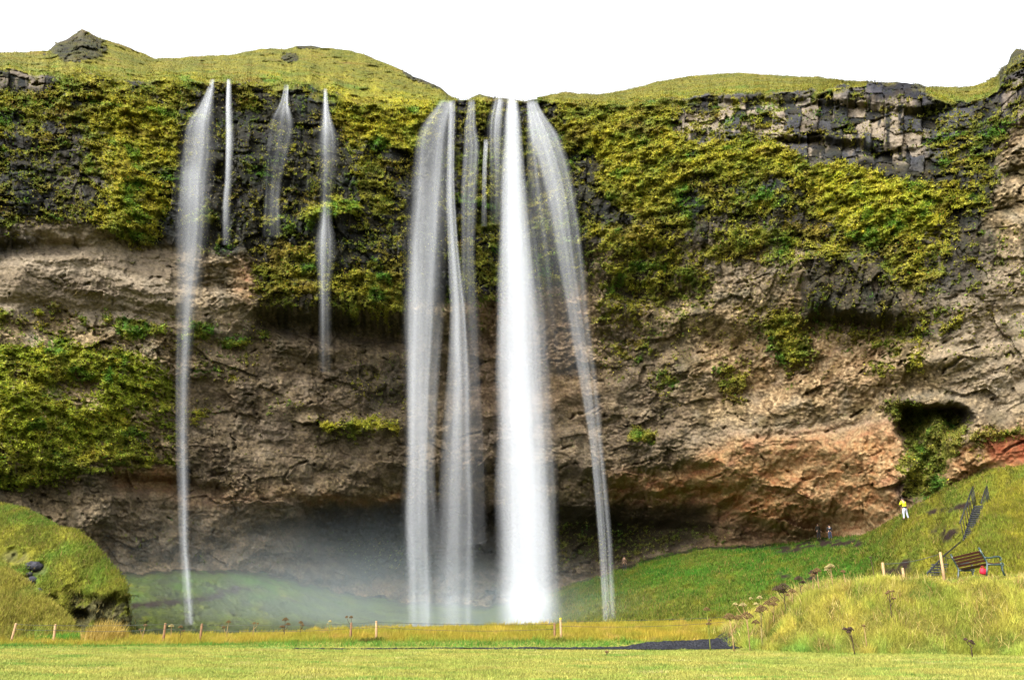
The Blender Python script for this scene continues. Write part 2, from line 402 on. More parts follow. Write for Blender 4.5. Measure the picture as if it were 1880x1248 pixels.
for pts, v, s in [
    ([(1200,165),(1500,160),(1620,150),(1780,165),(1800,240),(1720,330),(1600,300),(1440,300),(1230,262)], 1, 8), (rect(-400,90,95,170), 1, 8), (rect(100,115,330,170), .4, 12),
    ([(370,140),(620,150),(625,300),(370,300)], .8, 12), (rect(830,180,1060,250), .7, 10), (rect(1740,290,1830,430), .8, 12), (rect(0,220,160,330), .5, 16), (rect(640,280,760,470), .4, 16), ([(1840,100),(2300,80),(2300,220),(1840,230)], .7, 10),
]: paint(JOINT, pts, v, s)
WET = Z(0.)       # black wet basalt
for pts, v, s in [
    ([(1470,440),(1640,440),(1690,560),(1640,600),(1480,580)], 1, 10), ([(335,170),(625,165),(625,470),(470,475),(330,440)], .9, 12), (rect(630,280,765,480), .9, 14), ([(1055,285),(1110,290),(1100,400),(1065,390)], 1, 8),
    (rect(1090,400,1480,460), .8, 14), (rect(-400,240,170,410), .6, 18), (rect(1700,300,1830,460), .8, 14), (rect(835,185,1000,240), .6, 10),
]: paint(WET, pts, v, s)
LIME = Z(0.)      # fresh lime green growth
for pts, v, s in [
    ([(1490,300),(1620,310),(1740,350),(1755,400),(1700,430),(1600,425),(1530,400)], 1, 14), ([(-400,630),(200,632),(320,690),(300,760),(150,840),(0,860),(-400,900)], .8, 18), (rect(1080,250,1480,320), .5, 18), (rect(200,190,320,420), .4, 18), (rect(620,170,790,280), .35, 16),
    (rect(560,765,745,800), .7, 8), (rect(560,375,655,402), 1, 6),
]: paint(LIME, pts, v, s)
BROWN = Z(0.)     # brown-grey rock of the hollow, darkest in the band under the overhang
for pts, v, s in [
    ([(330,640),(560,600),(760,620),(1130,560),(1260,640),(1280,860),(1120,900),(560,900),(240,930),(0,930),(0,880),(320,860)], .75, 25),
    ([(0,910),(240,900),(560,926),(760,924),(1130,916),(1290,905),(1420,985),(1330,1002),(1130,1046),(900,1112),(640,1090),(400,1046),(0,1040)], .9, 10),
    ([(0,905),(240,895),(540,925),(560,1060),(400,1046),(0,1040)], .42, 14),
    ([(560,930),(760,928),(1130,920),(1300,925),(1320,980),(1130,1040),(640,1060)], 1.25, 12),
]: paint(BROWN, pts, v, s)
PALE = Z(0.)      # smooth grey-pink beds
for pts, v, s in [
    ([(-400,430),(80,400),(270,440),(330,455),(330,610),(0,560),(-400,560)], 1, 10), (rect(330,470,480,620), .5, 16), ([(150,900),(560,915),(540,1040),(250,1040)], .45, 16),
    ([(1700,480),(2300,440),(2300,750),(1800,760),(1700,600)], .7, 20), ([(1260,780),(1660,775),(1660,812),(1260,835)], .7, 8), ([(480,760),(520,760),(530,810),(470,800)], 1.2, 8),
]: paint(PALE, pts, v, s)
YEL = Z(.45)      # autumn yellow among the leaves
for pts, v, s in [
    (rect(180,190,320,430), .8, 20), (rect(610,160,800,280), .8, 15), (rect(1490,300,1750,440), .95, 15), (rect(1060,240,1490,330), .75, 20), (rect(-400,630,330,700), .8, 15),
    (rect(-400,700,330,900), .5, 20), (rect(1260,330,1500,420), .5, 15), (rect(470,460,750,590), .45, 15), (rect(820,230,1070,560), .25, 15), (rect(-400,250,170,410), .3, 15), (rect(560,765,745,800), .8, 6),
    (rect(1620,740,1800,920), .12, 8), (rect(200,930,1400,1050), .05, 12),
]: paint(YEL, pts, v, s)
LUSH = Z(0.)      # vivid green patches
for x, y, rx, ry in [(90,190,18,10),(150,295,16,10),(250,338,26,8),(235,355,12,14),(155,310,12,8),(1175,262,14,8),(1255,345,16,10),(1260,290,14,8),(1590,430,26,16),(1640,400,18,22),(1680,345,16,10),(1700,390,16,10),
                     (232,600,26,16),(70,565,10,10),(100,570,8,10),(0,565,14,12),(265,610,12,9),(295,612,14,9),(370,600,22,14),(430,625,30,16),(480,615,8,16),(215,680,20,24),(110,640,20,16),(1165,800,16,8),(1690,815,8,12),
                     (150,585,10,8),(190,583,10,8),(340,615,12,10),(610,388,40,9),(365,399,28,5),(505,411,26,5)]:
    paint(LUSH, ell(x, y, rx*1.15, ry*1.15), .95, 5)
    paint(VEG, ell(x, y, rx, ry), .9, 5)

# ------------------------------------------------------------------ the rock wall and the slope below it: one relief, split at the foot of the wall
STEP = 1.6
PX = np.arange(-380, 2280, STEP); NCOL = len(PX)
NROW = 690
skyv = pl(SKY, PX)
skyv = skyv + 2.6*fbm(PX/26, PX*0+3.1, 5, 5)
tt = (np.linspace(0, 1, NROW)[:, None]); PY = skyv[None, :] + (1172-skyv[None, :])*tt
PXG = np.broadcast_to(PX, PY.shape).copy()
rim = np.broadcast_to(pl(RIM, PX) + np.minimum(14*fbm(PX/40, PX*0, 5, 78), 8), PY.shape); sky2 = np.broadcast_to(skyv, PY.shape); base = np.broadcast_to(pl(BASE, PX), PY.shape)
base_s = base
base = base + (7+9*(PXG < 1000))*fbm(PXG/45, PXG*0, 5, 77)

_wx = 11*fbm(PXG/38, PY/30, 4, 21) + 22*fbm(PXG/120, PY/90, 2, 23); _wy = 9*fbm(PXG/38, PY/26, 4, 22)
Y0 = look(DMAP, PXG+_wx*np.clip((base_s-PY)/40, 0, 1), np.minimum(PY+_wy*np.clip((base_s-PY)/40, 0, 1), base_s))
above = np.clip((rim-PY)/np.maximum(rim-sky2, 6), 0, 1) * (PY < rim)
backd = np.interp(PX, [-400, 60, 300, 450, 600, 790, 830, 980, 1060, 1300, 1500, 1620, 1700, 1820, 1850, 2300], [12, 12, 16, 18, 20, 9, 4, 4, 12, 24, 18, 5, 5, 14, 5, 10])
Y0 = Y0 + backd*above**1.15
# slope in front of the wall
front = np.interp(PX, [-400, 0, 330, 600, 950, 1130, 1300, 1500, 1660, 1780, 1880, 2300], [46, 52, 58, 62, 64, 58, 53, 47, 43, 41, 40, 36])
s_ = np.clip((PY-base_s)/np.maximum(1172-base_s, 1), 0, 1)
Yslope = Y0*(1-s_**.75) + np.broadcast_to(front, PY.shape)*s_**.75
is_slope = PY > base
Y0 = np.where(is_slope, Yslope, Y0)

X0, _, Z0 = at(PXG, PY, Y0)
_r = int(NROW*.5); _sx, _sy = np.convolve(np.pad(X0[_r], 20, mode='edge'), np.ones(41)/41, 'valid'), np.convolve(np.pad(Y0[_r], 20, mode='edge'), np.ones(41)/41, 'valid')
_arc = np.cumsum(np.concatenate([[0], np.hypot(np.diff(_sx), np.diff(_sy))])); _arc -= _arc[NCOL//2]
_lin = np.linspace(_arc[0], _arc[-1], NCOL)
A, B = np.broadcast_to(.5*_arc+.5*_lin, PY.shape), Z0                                                           # metres along and up the wall
# maps, with wandering borders
wx = 26*fbm(A/7, B/6, 3, 33) + 11*fbm(A/2.2, B/2.2, 3, 31) + 3.5*fbm(A/.5, B/.5, 2, 32); wy = 22*fbm(A/7, B/6, 3, 43) + 11*fbm(A/2.2, B/2.2, 3, 41) + 3.5*fbm(A/.5, B/.5, 2, 42)
qx, qy = PXG+wx, PY+wy
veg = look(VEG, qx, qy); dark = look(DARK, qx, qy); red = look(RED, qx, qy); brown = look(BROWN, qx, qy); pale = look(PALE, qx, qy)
yel = look(YEL, qx, qy); lush = look(LUSH, PXG+1.0*wx, PY+1.0*wy)*np.clip(.55+1.4*fbm(A/.9, B/.9, 3, 44), 0, 1); streak = look(STREAK, qx, qy)
above = np.clip(above + .35*fbm(A/3, B/3, 4, 55)*sstep(0, .02, above+.02*(PY < rim+14))*(above < .6), 0, 1)
n_big = fbm(A/3.0, B/2.2, 4, 1); n_mid = fbm(A/1.1, B/.9, 4, 2); n_fine = fbm(A/.35, B/.3, 3, 3)
hillg = sstep(-.02, .12, above) * np.where((((PXG-139)/52)**2 + ((PY-84)/30)**2 < 1 + 1.2*fbm(PXG/14, PY/12, 4, 45)) | (((PXG-532)/15)**2 + ((PY-105)/9)**2 < 1 + 1.2*fbm(PXG/9, PY/7, 3, 46)) | (((PXG-570)/26)**2 + ((PY-86)/4)**2 < 1 + fbm(PXG/9, PY/7, 3, 47)) | ((PXG > 740) & (PXG < 822) & (PY < sky2 + 6 + 7*fbm(PXG/8, PY/7, 3, 48))) | (PXG > 1590) & (PXG < 1700) & (PY < 190) | (PXG > 1835) & (PY < 260) | (PXG > 840) & (PXG < 985), .25, 1.)
hillg = np.clip(hillg + .5*n_mid*(hillg > .1)*(hillg < .9), 0, 1)
vn = .5 + .80*(.35*n_big + .55*n_mid + .80*n_fine)
veg = .05*(dark > .5) + veg*.90 + .15*np.clip((PXG-1060)/40, 0, 1)*np.clip((720-PY)/80, 0, 1)*(PY > 420)
bulge = .75*(1-2.4*np.abs(noise(A/2.6+.3*n_mid, B/1.9+.3*n_mid, 111))) + .45*(1-2.4*np.abs(noise(A/1.1, B/.85, 112)))
vn = vn - .16*(bulge-.35) + .05 + .10*sstep(.4, .8, dark)*(PXG < 640)*(PXG > 330)
vegm = sstep(-.09, .10, veg - (1-veg)*0 - vn + .02)
vegm = np.maximum(vegm, hillg*(1-0))
vegm = np.where(is_slope, 1, vegm)
lushm = np.clip(lush*1.2 + .75*sstep(.26, .42, fbm(A/4.2+9, B/3.0, 4, 141)), 0, 1)

# shape: columns, blocks, beds, pebbly rock, moss cushions
warp = 1.2*fbm(A/5, B/5, 3, 51)
cd1, cd2, cid = worley(A/1.15 + .25*warp, B/3.4 + .3*noise(A/2, B/9, 8), 61)
block = (cid-.5)*1.5 + .55*sstep(.0, .16, cd2-cd1)
bd1, bd2, bid = worley(A/2.6 + warp*.4, B/1.9 + warp*.3, 62)
lump = ridged(A/4.2 + warp*.3, B/3.6, 5, 71)
peb1, peb2, pid = worley(A/.42, B/.36, 64)
pp1, pp2, ppid = worley(A/.95+.4*n_mid, B/.7+.4*n_fine, 65)
beds = noise(A/14, B/.9 + .8*noise(A/6, B/3, 9), 72)
crack = np.exp(-(ridged(A/5.5+warp*.5 + B/9, B/3.0 - A/14, 3, 81)-1)**2/.004)
joint = look(JOINT, PXG+.5*wx, PY+.5*wy)
def cells1(x, seed, row):
    xi = np.floor(x); d1 = np.full(x.shape, 9.); d2 = d1.copy(); cid_ = np.zeros(x.shape); off = np.zeros(x.shape)
    for a in (-1, 0, 1):
        h = _h(xi+a, row, seed); c = xi+a+.15+.7*(h & 1023)/1023.; d = np.abs(x-c); n = d < d1
        d2 = np.where(n, d1, np.minimum(d2, d)); cid_ = np.where(n, ((h >> 10) & 4095)/4095., cid_); off = np.where(n, x-c, off); d1 = np.where(n, d, d1)
    return cid_, d2-d1, off
_lay = (B + .9*fbm(A/9, A*0, 3, 121) + .35*noise(A/1.7, A*0, 122))/4.6; _lr = np.floor(_lay); _lf = _lay-_lr
jc, je, jo = cells1(A/1.6 + .20*fbm(A/3, B/2.5, 3, 123) + .05*n_mid + _lr*3.37, 124, _lr)
_bl = B/(1.3+1.6*jc) + jc*7.3 + .30*fbm(A/1.4, B/1.4, 3, 125) + jo*.35; _br = np.floor(_bl); _bf = _bl-_br
bh_ = (_h((jc*4095).astype(int), _br, 126) & 4095)/4095.; bh2 = (_h((jc*4095).astype(int), _br, 127) & 4095)/4095.
jointdisp = 1.5*(jc-.5) + .75*(bh_-.5) + jo*(1.6*(_h((jc*4095).astype(int), _lr, 128) & 255)/255.-.8) - .55*(1-sstep(0, .09, je)) - .3*(1-sstep(0, .05, np.minimum(_bf, 1-_bf))) - .9*sstep(.80, .98, _lf) + .35*_lf + .06*n_fine + .08*n_mid
f1, e1, _ = facets(A/3.4 + .5*warp, B/2.3 + .35*warp + A/22, 66); f2, e2, _ = facets(A/1.25 + .5*n_mid, B/.95 + .5*n_mid, 67); f3, e3, _ = facets(A/.55, B/.5, 68)
fc1, ec1, ic1 = facets(A/1.9 + .12*warp, B/3.8 + .25*noise(A/2, B/9, 8), 69); fc2, ec2, ic2 = facets(A/.62+.2*n_mid, B/1.25+.25*n_mid, 70)
rough_ = np.clip(.5+2.0*fbm(A/9, B/7, 3, 74), .05, 1.4)
big_ = 1.5*fbm(A/8, B/6, 3, 73)
gash = -.8*sstep(.84, .97, ridged(A/7+warp*.5 + B/14, B/4.5 - A/16, 3, 81))
strata = noise(A/17, B/3.4 + .9*fbm(A/7, B/9, 3, 131), 132); stain = sstep(.02, .28, fbm(A/4.5 + 3, B/5.5, 4, 133) + .18*n_mid + .12*n_fine)
rockdisp = (1-dark)*( big_ + 1.0*strata + (.35+.8*rough_)*f1*(1-.5*pale) + .26*f2*rough_*(1-.4*pale) + .2*f3*rough_ + .36*(1-peb1)*rough_*(1-.6*pale) + .34*beds*(.3+.8*pale) + .3*n_mid*rough_ + .13*n_fine + gash*(1-.4*pale) ) \
         + dark*( .8*big_ + (1.1+.7*streak)*fc1 + .5*fc2 - .5*(1-sstep(0, .1, ec1))*sstep(-.1, .3, n_big) + (.22*n_mid + .16*n_fine)*(1-.5*streak) + .5*lump*(.3+.7*np.clip(1-streak, 0, 1)) )
mossdisp = .25 + .75*big_ + 1.1*n_mid + .6*n_fine + .45*n_big + .5*(1-pp1) + .42*bulge
hill_disp = 1.3*n_big + .6*n_mid + .2*n_fine
slope_disp = (1+1.3*(PXG < 1010)*np.clip((1010-PXG)/120, 0, 1))*.9*fbm(A/5, Y0/6, 4, 91) + .75*fbm(A/1.5, Y0/2.4, 4, 92) + .3*fbm(A/.45, Y0/.8, 3, 93)
amp = 1.0
rockdisp = rockdisp*(1-joint*dark) + (jointdisp + .5*big_)*joint*dark
disp = rockdisp*(1-.6*vegm) + mossdisp*vegm
disp = disp*(1-hillg) + hill_disp*hillg
edge = np.clip((base-PY)/14, 0, 1)
disp = np.where(is_slope, slope_disp*np.clip((PY-base)/8, 0, 1), disp*edge)
Yf = Y0 - disp
X1, _, Z1 = at(PXG, PY, Yf)

# colours of what is there
def mixc(c, d, f): return c + (d-c)*f[..., None]
def C(rgb, shape=PY.shape): return np.broadcast_to(lin(*rgb), shape+(3,))
tan = mixc(C((150,128,98)), C((106,88,67)), np.clip(.5+1.3*n_mid, 0, 1))
tan = mixc(tan, C((204,178,138)), np.clip(n_fine*2.0-.04+.5*(pid-.55)+.2*(ppid-.4), 0, 1)*.9)
tan = mixc(tan, C((58,45,32)), np.clip(-n_fine*2.0-.06+.8*n_mid, 0, 1)*.95)
tan = mixc(tan, C((72,62,40)), sstep(.05, .30, fbm(A/1.9, B/2.6, 4, 92) + .25*n_fine)*.8)
tan = mixc(tan, C((150,142,126)), np.clip(fbm(A/2.2, B/2.0, 3, 93)*1.5, 0, 1)*.5)
palec = mixc(C((168,152,132)), C((128,113,97)), np.clip(.5+beds*.9+.4*n_mid, 0, 1))
rock = mixc(tan, palec, np.clip(pale, 0, 1)*.85)
tan = mixc(tan, mixc(C((84,68,50)), C((60,52,36)), np.clip(.5+n_mid*1.5, 0, 1)), stain*.85)
redc = mixc(C((164,108,66)), C((184,148,104)), np.clip(.5+1.3*n_mid+.6*n_fine, 0, 1))
redc = mixc(redc, C((140,62,34)), np.clip(fbm(A/2.0, B/.9, 4, 94)*2.0-.1, 0, 1)*.8)
rock = mixc(rock, redc, np.clip(red, 0, 1)*np.clip(.95+.5*n_big, 0, 1))
rock = mixc(rock, C((138,58,44)), np.clip(red-1.02, 0, .2)*4)
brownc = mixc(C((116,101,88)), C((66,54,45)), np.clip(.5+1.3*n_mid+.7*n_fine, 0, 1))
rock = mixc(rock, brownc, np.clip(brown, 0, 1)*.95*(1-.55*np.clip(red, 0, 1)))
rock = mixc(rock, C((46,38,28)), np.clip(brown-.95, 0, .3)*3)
darkc = mixc(C((46,46,54)), C((26,26,32)), np.clip(.5+(cid-.5)*1.2+n_mid*.6, 0, 1))
darkc = mixc(darkc, C((66,55,42)), np.clip(fbm(A/1.6, B/1.4, 3, 95)*1.6-.1, 0, 1)*.7)
sk = np.clip(streak*1.4*sstep(-.06, .12, .5*fbm(A/.9 + 5, B/4.5, 3, 96) + (ic1-.5)*.8 + (ic2-.5)*.45), 0, 1)
jpale = sstep(.48, .58, bh2 + .35*(jc-.5) + .55*fbm(A/.7, B/3.5, 3, 129) + .2*n_mid)*np.clip(streak*1.5, 0, 1)
darkc = mixc(darkc, C((72,72,82)), joint*.6*(bh_ > .6)*np.where(PXG > 1100, 1, .35))
sk = sk*(1-joint) + jpale*joint
darkc = mixc(darkc, mixc(C((172,154,132)), C((134,122,110)), np.clip(.5+n_mid, 0, 1)), sk*.9)
dstreak = sstep(.0, .30, fbm(A/.75, B/5.0, 3, 97) + .2*n_fine)*np.clip(1-np.abs(PY-480)/170, 0, 1)*(1-.6*pale)      # dark wet runs below the plants
rock = mixc(rock, C((48,41,37)), dstreak*.85*np.where(PXG > 1060, 1, .45))
darkc = mixc(darkc, C((24,23,27)), look(WET, qx, qy)*.62)
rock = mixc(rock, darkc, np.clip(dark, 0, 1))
# plants
lime = look(LIME, qx, qy)
hue = np.clip(yel + .75*fbm(A/2.5, B/2.0, 3, 98) + .25*n_fine, 0, 1)
vegc = mixc(C((112,116,44)), C((172,164,50)), hue)
vegc = mixc(vegc, C((58,54,28)), np.clip(-n_mid*2.0-.4+.8*np.clip(-n_fine, 0, 1), 0, 1)*.7)
vegc = mixc(vegc, C((196,172,34)), np.clip(n_fine*2.2*hue-.25, 0, 1)*.8)
vegc = mixc(vegc, C((94,118,42)), np.clip(fbm(A/3.3, B/3, 3, 99)*2.4+.15, 0, 1)*.7)
vegc = mixc(vegc, C((122,100,48)), np.clip(fbm(A/5.5, B/3.6, 3, 142)*2.4-.2, 0, 1)*.6)
vegc = mixc(vegc, C((162,166,40)), lime*np.clip(.55+1.3*fbm(A/1.8, B/1.5, 4, 143), 0, 1)*.8)
vegc = vegc*np.clip(.95+.35*n_big+.25*(bulge-.4), .6, 1.35)[..., None]
vegc = mixc(vegc, C((112,84,40)), np.clip(fbm(A/1.4, B/1.2, 3, 100)*2-.3, 0, 1)*.6)
vegc = mixc(vegc, C((132,146,36)), np.clip(.5+1.6*fbm(A/2.6, B/3.2, 3, 105), 0, 1)*.85*(PXG < 340)*(PY > 600))
vegc = mixc(vegc, C((60,122,38)), lushm*.8)
hgc = mixc(C((132,126,46)), C((94,100,34)), np.clip(.5+1.4*n_big+.9*n_mid, 0, 1)); hgc = mixc(hgc, C((132,96,48)), np.clip(2*fbm(A/4, B/1.6, 4, 113)-.3, 0, 1)*.6); hgc = mixc(hgc, C((150,134,72)), np.clip(n_fine*.9+.5*n_mid, 0, 1)*.6); hgc = mixc(hgc, C((78,66,40)), np.clip(-n_fine*1.2-.15, 0, 1)*.7)
vegc = mixc(vegc, hgc, sstep(.05, .75, above + .35*n_mid + .2*n_big)*(hillg > .05))
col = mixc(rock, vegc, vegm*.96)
# slope colours: bright green below the path, olive further down, mud of the path
g1 = np.clip(.55 + .8*fbm(A/6, Y0/9, 4, 101) - np.clip((PY-1065)/70, 0, 1)*.8 - np.clip((PXG-1560)/120, 0, .7), 0, 1)
slc = mixc(C((100,112,34)), C((58,118,26)), g1)
slc = mixc(slc, C((140,130,38)), np.clip(fbm(A/2.2, Y0/3.5, 4, 102)*1.5+np.clip((PXG-1560)/300, 0, .5), 0, 1)*.7)
slc = mixc(slc, C((60,74,20)), np.clip(fbm(A/1.5, Y0/2.2, 3, 103)*2-.4, 0, 1)*.7)
slc = mixc(slc, C((84,62,36)), np.clip(fbm(A/.8, Y0/1.4, 4, 104)*2-.45, 0, 1)*.75)
slc = mixc(slc, C((60,50,42)), sstep(.12, .3, fbm(A/2.4, Y0/3.2, 4, 108))*.8*np.clip((1060-PXG)/150, 0, 1))
slc = mixc(slc, C((66,74,44)), np.clip((1060-PXG)/200, 0, 1)*.9*np.clip(.8+fbm(A/3, Y0/4, 3, 107), .3, 1))
mud = np.exp(-((PY-(base+9+.04*np.abs(PXG-1500)))/7.5)**2)*sstep(1400, 1450, PXG)*(1-sstep(1570, 1600, PXG)) \
    + np.exp(-((PY-base-2)/4)**2)*(PXG < 1420)*.8 \
    + np.exp(-((PY-(944-.22*(PXG-1700)))/6)**2)*sstep(1690, 1705, PXG)*(1-sstep(1775, 1790, PXG)) \
    + np.exp(-((PY-(1112-.085*(PXG-240)-16*np.exp(-((PXG-440)/40)**2)))/5)**2)*sstep(230, 250, PXG)*(1-sstep(455, 470, PXG))
for x, y, rx, ry in [(1735,980,28,14),(1660,1035,14,10),(1640,1050,30,9),(405,1090,8,9),(430,1085,7,7),(1440,1055,12,6),(1490,1062,16,6)]:
    mud = mud + .9*np.exp(-(((PXG-x)/rx)**2+((PY-y)/ry)**2))
mud = mud*np.clip(1+2.2*fbm(A/1.0, Y0/1.6, 4, 106), 0, 2)
slc = mixc(slc, C((52,40,34)), np.clip(mud*1.1 + .25*n_fine, 0, 1)*np.clip(mud*3, 0, 1))
col = np.where(is_slope[..., None], slc, col)
V = np.stack([X1, Yf, Z1], -1)
# behind the skyline the ground runs on, gently falling, so the top is solid land
back_rows = []
bc = []
for k, (dy, dz) in enumerate([(3, .3), (8, .2), (20, -1.5), (50, -8)]):
    r = V[0].copy(); r[:, 0] *= (r[:, 1]+dy)/r[:, 1]; r[:, 1] += dy; r[:, 2] += dz; back_rows.append(r); bc.append(col[0])
VV = np.concatenate([np.array(back_rows[::-1]), V], 0); CC = np.concatenate([np.array(bc[::-1]), col], 0)
nb = len(back_rows)
fc = grid_faces(NROW+nb, NCOL)
sl_v = np.concatenate([np.zeros((nb, NCOL), bool), is_slope], 0).ravel()
fs = sl_v[fc].all(1)
def submesh(name, f, mat):
    used, inv = np.unique(f, return_inverse=True)
    return mesh_np(name, VV.reshape(-1, 3)[used], inv.reshape(-1, 4), mat, attrs={'Col': CC.reshape(-1, 3)[used]})
cliff = tag(submesh('cliff', fc[~fs], M_cliff), 'tall mossy basalt cliff with a hollowed foot behind the waterfall', 'cliff', kind='structure')
slope = tag(submesh('grass_slope', fc[fs], M_slope), 'green grass slope at the foot of the cliff', 'slope', kind='structure')

# ------------------------------------------------------------------ leaves and tufts
def leaf_cards(name, P, size, colr, mat, up=.25, droop=True):
    """many small bent leaf clumps: two triangles hinged along the rib"""
    n = len(P); th = rng.uniform(0, 2*math.pi, n); el = rng.uniform(-.5, 1.1, n)
    d = np.stack([np.cos(th)*np.cos(el), np.sin(th)*np.cos(el) - .25, np.sin(el)], 1)
    sd = np.stack([-np.sin(th), np.cos(th), rng.uniform(-.6, .6, n)], 1)
    s = size[:, None]
    v0 = P - d*s*.15; v2 = P + d*s; mid = P + d*s*.45 + np.array([0, 0, .12])*s
    v1 = mid + sd*s*.42; v3 = mid - sd*s*.42
    v = np.stack([v0, v1, v2, v3], 1).reshape(-1, 3); i = np.arange(n)*4
    f = np.concatenate([np.stack([i, i+1, i+2], 1), np.stack([i, i+2, i+3], 1)])
    return mesh_np(name, v, f, mat, attrs={'Col': np.repeat(colr, 4, 0)}, smooth=False)

area = (Y0/F*STEP)**2 * (1172-sky2)/(NROW*STEP)
wgt = np.where(is_slope, 0, vegm*area*np.clip(.6+.5*bulge, .15, 1.2)*np.clip(1.0-2.6*above, 0, 1)**2*np.maximum(veg > .15, above > 0)); wgt = wgt.ravel(); wgt[~np.isfinite(wgt)] = 0
inside = ((PXG > -160) & (PXG < 2050)).ravel(); wgt = wgt*inside
NL = 200000
idx = rng.choice(len(wgt), NL, p=wgt/wgt.sum())
P = V.reshape(-1, 3)[idx] + rng.normal(0, .08, (NL, 3)) + np.array([0, -.12, .03])
lc = vegc.reshape(-1, 3)[idx]; hv = rng.uniform(0, 1, NL); yl = hue.ravel()[idx]; lu = lushm.ravel()[idx]
lc = lc*rng.uniform(.65, 1.35, (NL, 1))
dkl = (hv > .62) & (hv < .80); lc[dkl] = lin(66, 58, 30)*rng.uniform(.6, 1.1, (dkl.sum(), 1))
my = (hv < .08*yl) & (lu < .4); lc[my] = lin(188, 170, 46)*rng.uniform(.7, 1.1, (my.sum(), 1))
mo = (hv > .975) & (lu < .4); lc[mo] = lin(128, 92, 44)*rng.uniform(.7, 1.1, (mo.sum(), 1))
mg = (hv > .80) & (hv < .88); lc[mg] = lin(84, 124, 30)*rng.uniform(.7, 1.1, (mg.sum(), 1))
lv = leaf_cards('cliff_foliage', P, rng.uniform(.07, .21, NL)*(1+.3*lu), lc, M_leaf)
tag(lv, 'yellow green moss and leafy plants covering the cliff face', 'foliage', kind='stuff')

def blades(name, P, h, wd, colr, lean=.35, segs=2, mat=None, wind=(.15, 0)):
    """grass blades as tapered bent strips"""
    n = len(P); th = rng.uniform(0, 2*math.pi, n); ln = rng.uniform(.05, 1, n)*lean
    d = np.stack([np.cos(th)*ln + wind[0], np.sin(th)*ln + wind[1], np.ones(n)], 1)
    d /= np.linalg.norm(d, axis=1, keepdims=True)
    fa = rng.uniform(0, math.pi, n)*.6 - .3*math.pi + 0
    sd = np.stack([np.cos(fa), np.sin(fa), 0*fa], 1)*wd[:, None]*.5
    hh = h[:, None]; drop = np.array([0, 0, -1.])*hh*(ln[:, None]**1.5)*.25
    m1 = P + d*hh*.55; tp = P + d*hh + np.stack([np.cos(th)*ln, np.sin(th)*ln, 0*ln], 1)*hh*.35 + drop
    v = np.stack([P-sd, P+sd, m1+sd*.7, m1-sd*.7, tp], 1).reshape(-1, 3); i = np.arange(n)*5
    f = np.concatenate([np.stack([i, i+1, i+2], 1), np.stack([i, i+2, i+3], 1), np.stack([i+3, i+2, i+4], 1)])
    return mesh_np(name, v, f, mat or M_blade, attrs={'Col': np.repeat(colr, 5, 0)}, smooth=False)

# ------------------------------------------------------------------ field, ditch, bank and the near mound: one height field
def crest(X): return np.interp(X, [7.6, 8.4, 9.2, 10.4, 11.7, 12.9, 14.8, 16.9, 19.6, 24, 34], [0, .0, .5, 1.32, 2.0, 2.27, 2.3, 2.4, 2.52, 2.6, 2.6])
def yfoot(X): return np.interp(X, [8, 10, 13, 20, 30], [29.4, 28.0, 27.2, 26.2, 25])
def bankz(X): return np.interp(X, [-40, -19, -7, 8, 14, 40], [-.1, -.1, .12, .42, .42, .3])
def ground(X, Y):
    X = np.asarray(X, float); Y = np.asarray(Y, float)
    z = .05*fbm(X/6, Y/6, 3, 201)
    ditch = np.exp(-((Y-32.6)/1.0)**2)*sstep(-11, -6, X)*(1-sstep(9, 12, X))*.24
    bk = bankz(X)*sstep(33.2, 42.5, Y) + .16*sstep(33.2, 33.9, Y)*sstep(-14, -7, X)
    z = z - .15*ditch + bk + .07*fbm(X/1.5, Y/1.5, 3, 202)*sstep(33, 36, Y)
    z = z - 2.2*sstep(43.5, 47, Y)*(1-sstep(10, 16, X)) 
    m = sstep(0, 1, (Y-yfoot(X))/3.6)*(1-sstep(34.6, 39.5, Y)); cz = crest(X)
    lum = 1 + .10*fbm(X/1.6, Y/1.2, 3, 203)
    z = np.where(cz > 0, z*(1-np.clip(cz, 0, 1)*m) + cz*m*lum + .10*m*np.clip(cz, 0, 1)*fbm(X/.8, Y/.8, 3, 204), z)
    return z
gx = np.concatenate([np.linspace(-95, -34, 40, endpoint=False), np.arange(-34, 34, .14), np.linspace(34, 95, 40)])
gy = np.concatenate([np.linspace(-30, 14, 40, endpoint=False), np.arange(14, 49, .14)])
GX, GY = np.meshgrid(gx, gy); GZ = ground(GX, GY)
def soilc(X, Y):
    s = np.shape(X)
    c = mixc(np.broadcast_to(lin(134,146,60), s+(3,)), np.broadcast_to(lin(156,152,72), s+(3,)), np.clip(.5+fbm(X/4, Y/1.6, 4, 211), 0, 1))
    b = sstep(33.6, 34.6, Y)*(1-sstep(8.3, 9.5, X)*sstep(28, 30, Y))
    c = mixc(c, np.broadcast_to(lin(150,132,52), s+(3,)), b)
    mo = sstep(.05, .4, crest(X)*sstep(0, 1, (Y-yfoot(X))/3.6))
    c = mixc(c, np.broadcast_to(lin(120,116,48), s+(3,)), mo)
    return c
GCOL = soilc(GX, GY)
ground_o = mesh_np('ground', np.stack([GX, GY, GZ], -1).reshape(-1, 3), grid_faces(*GX.shape)[:, ::-1], M_soil, attrs={'Col': GCOL.reshape(-1, 3)})
tag(ground_o, 'flat mown field with a low bank and a grassy mound on its far side', 'ground', kind='structure')

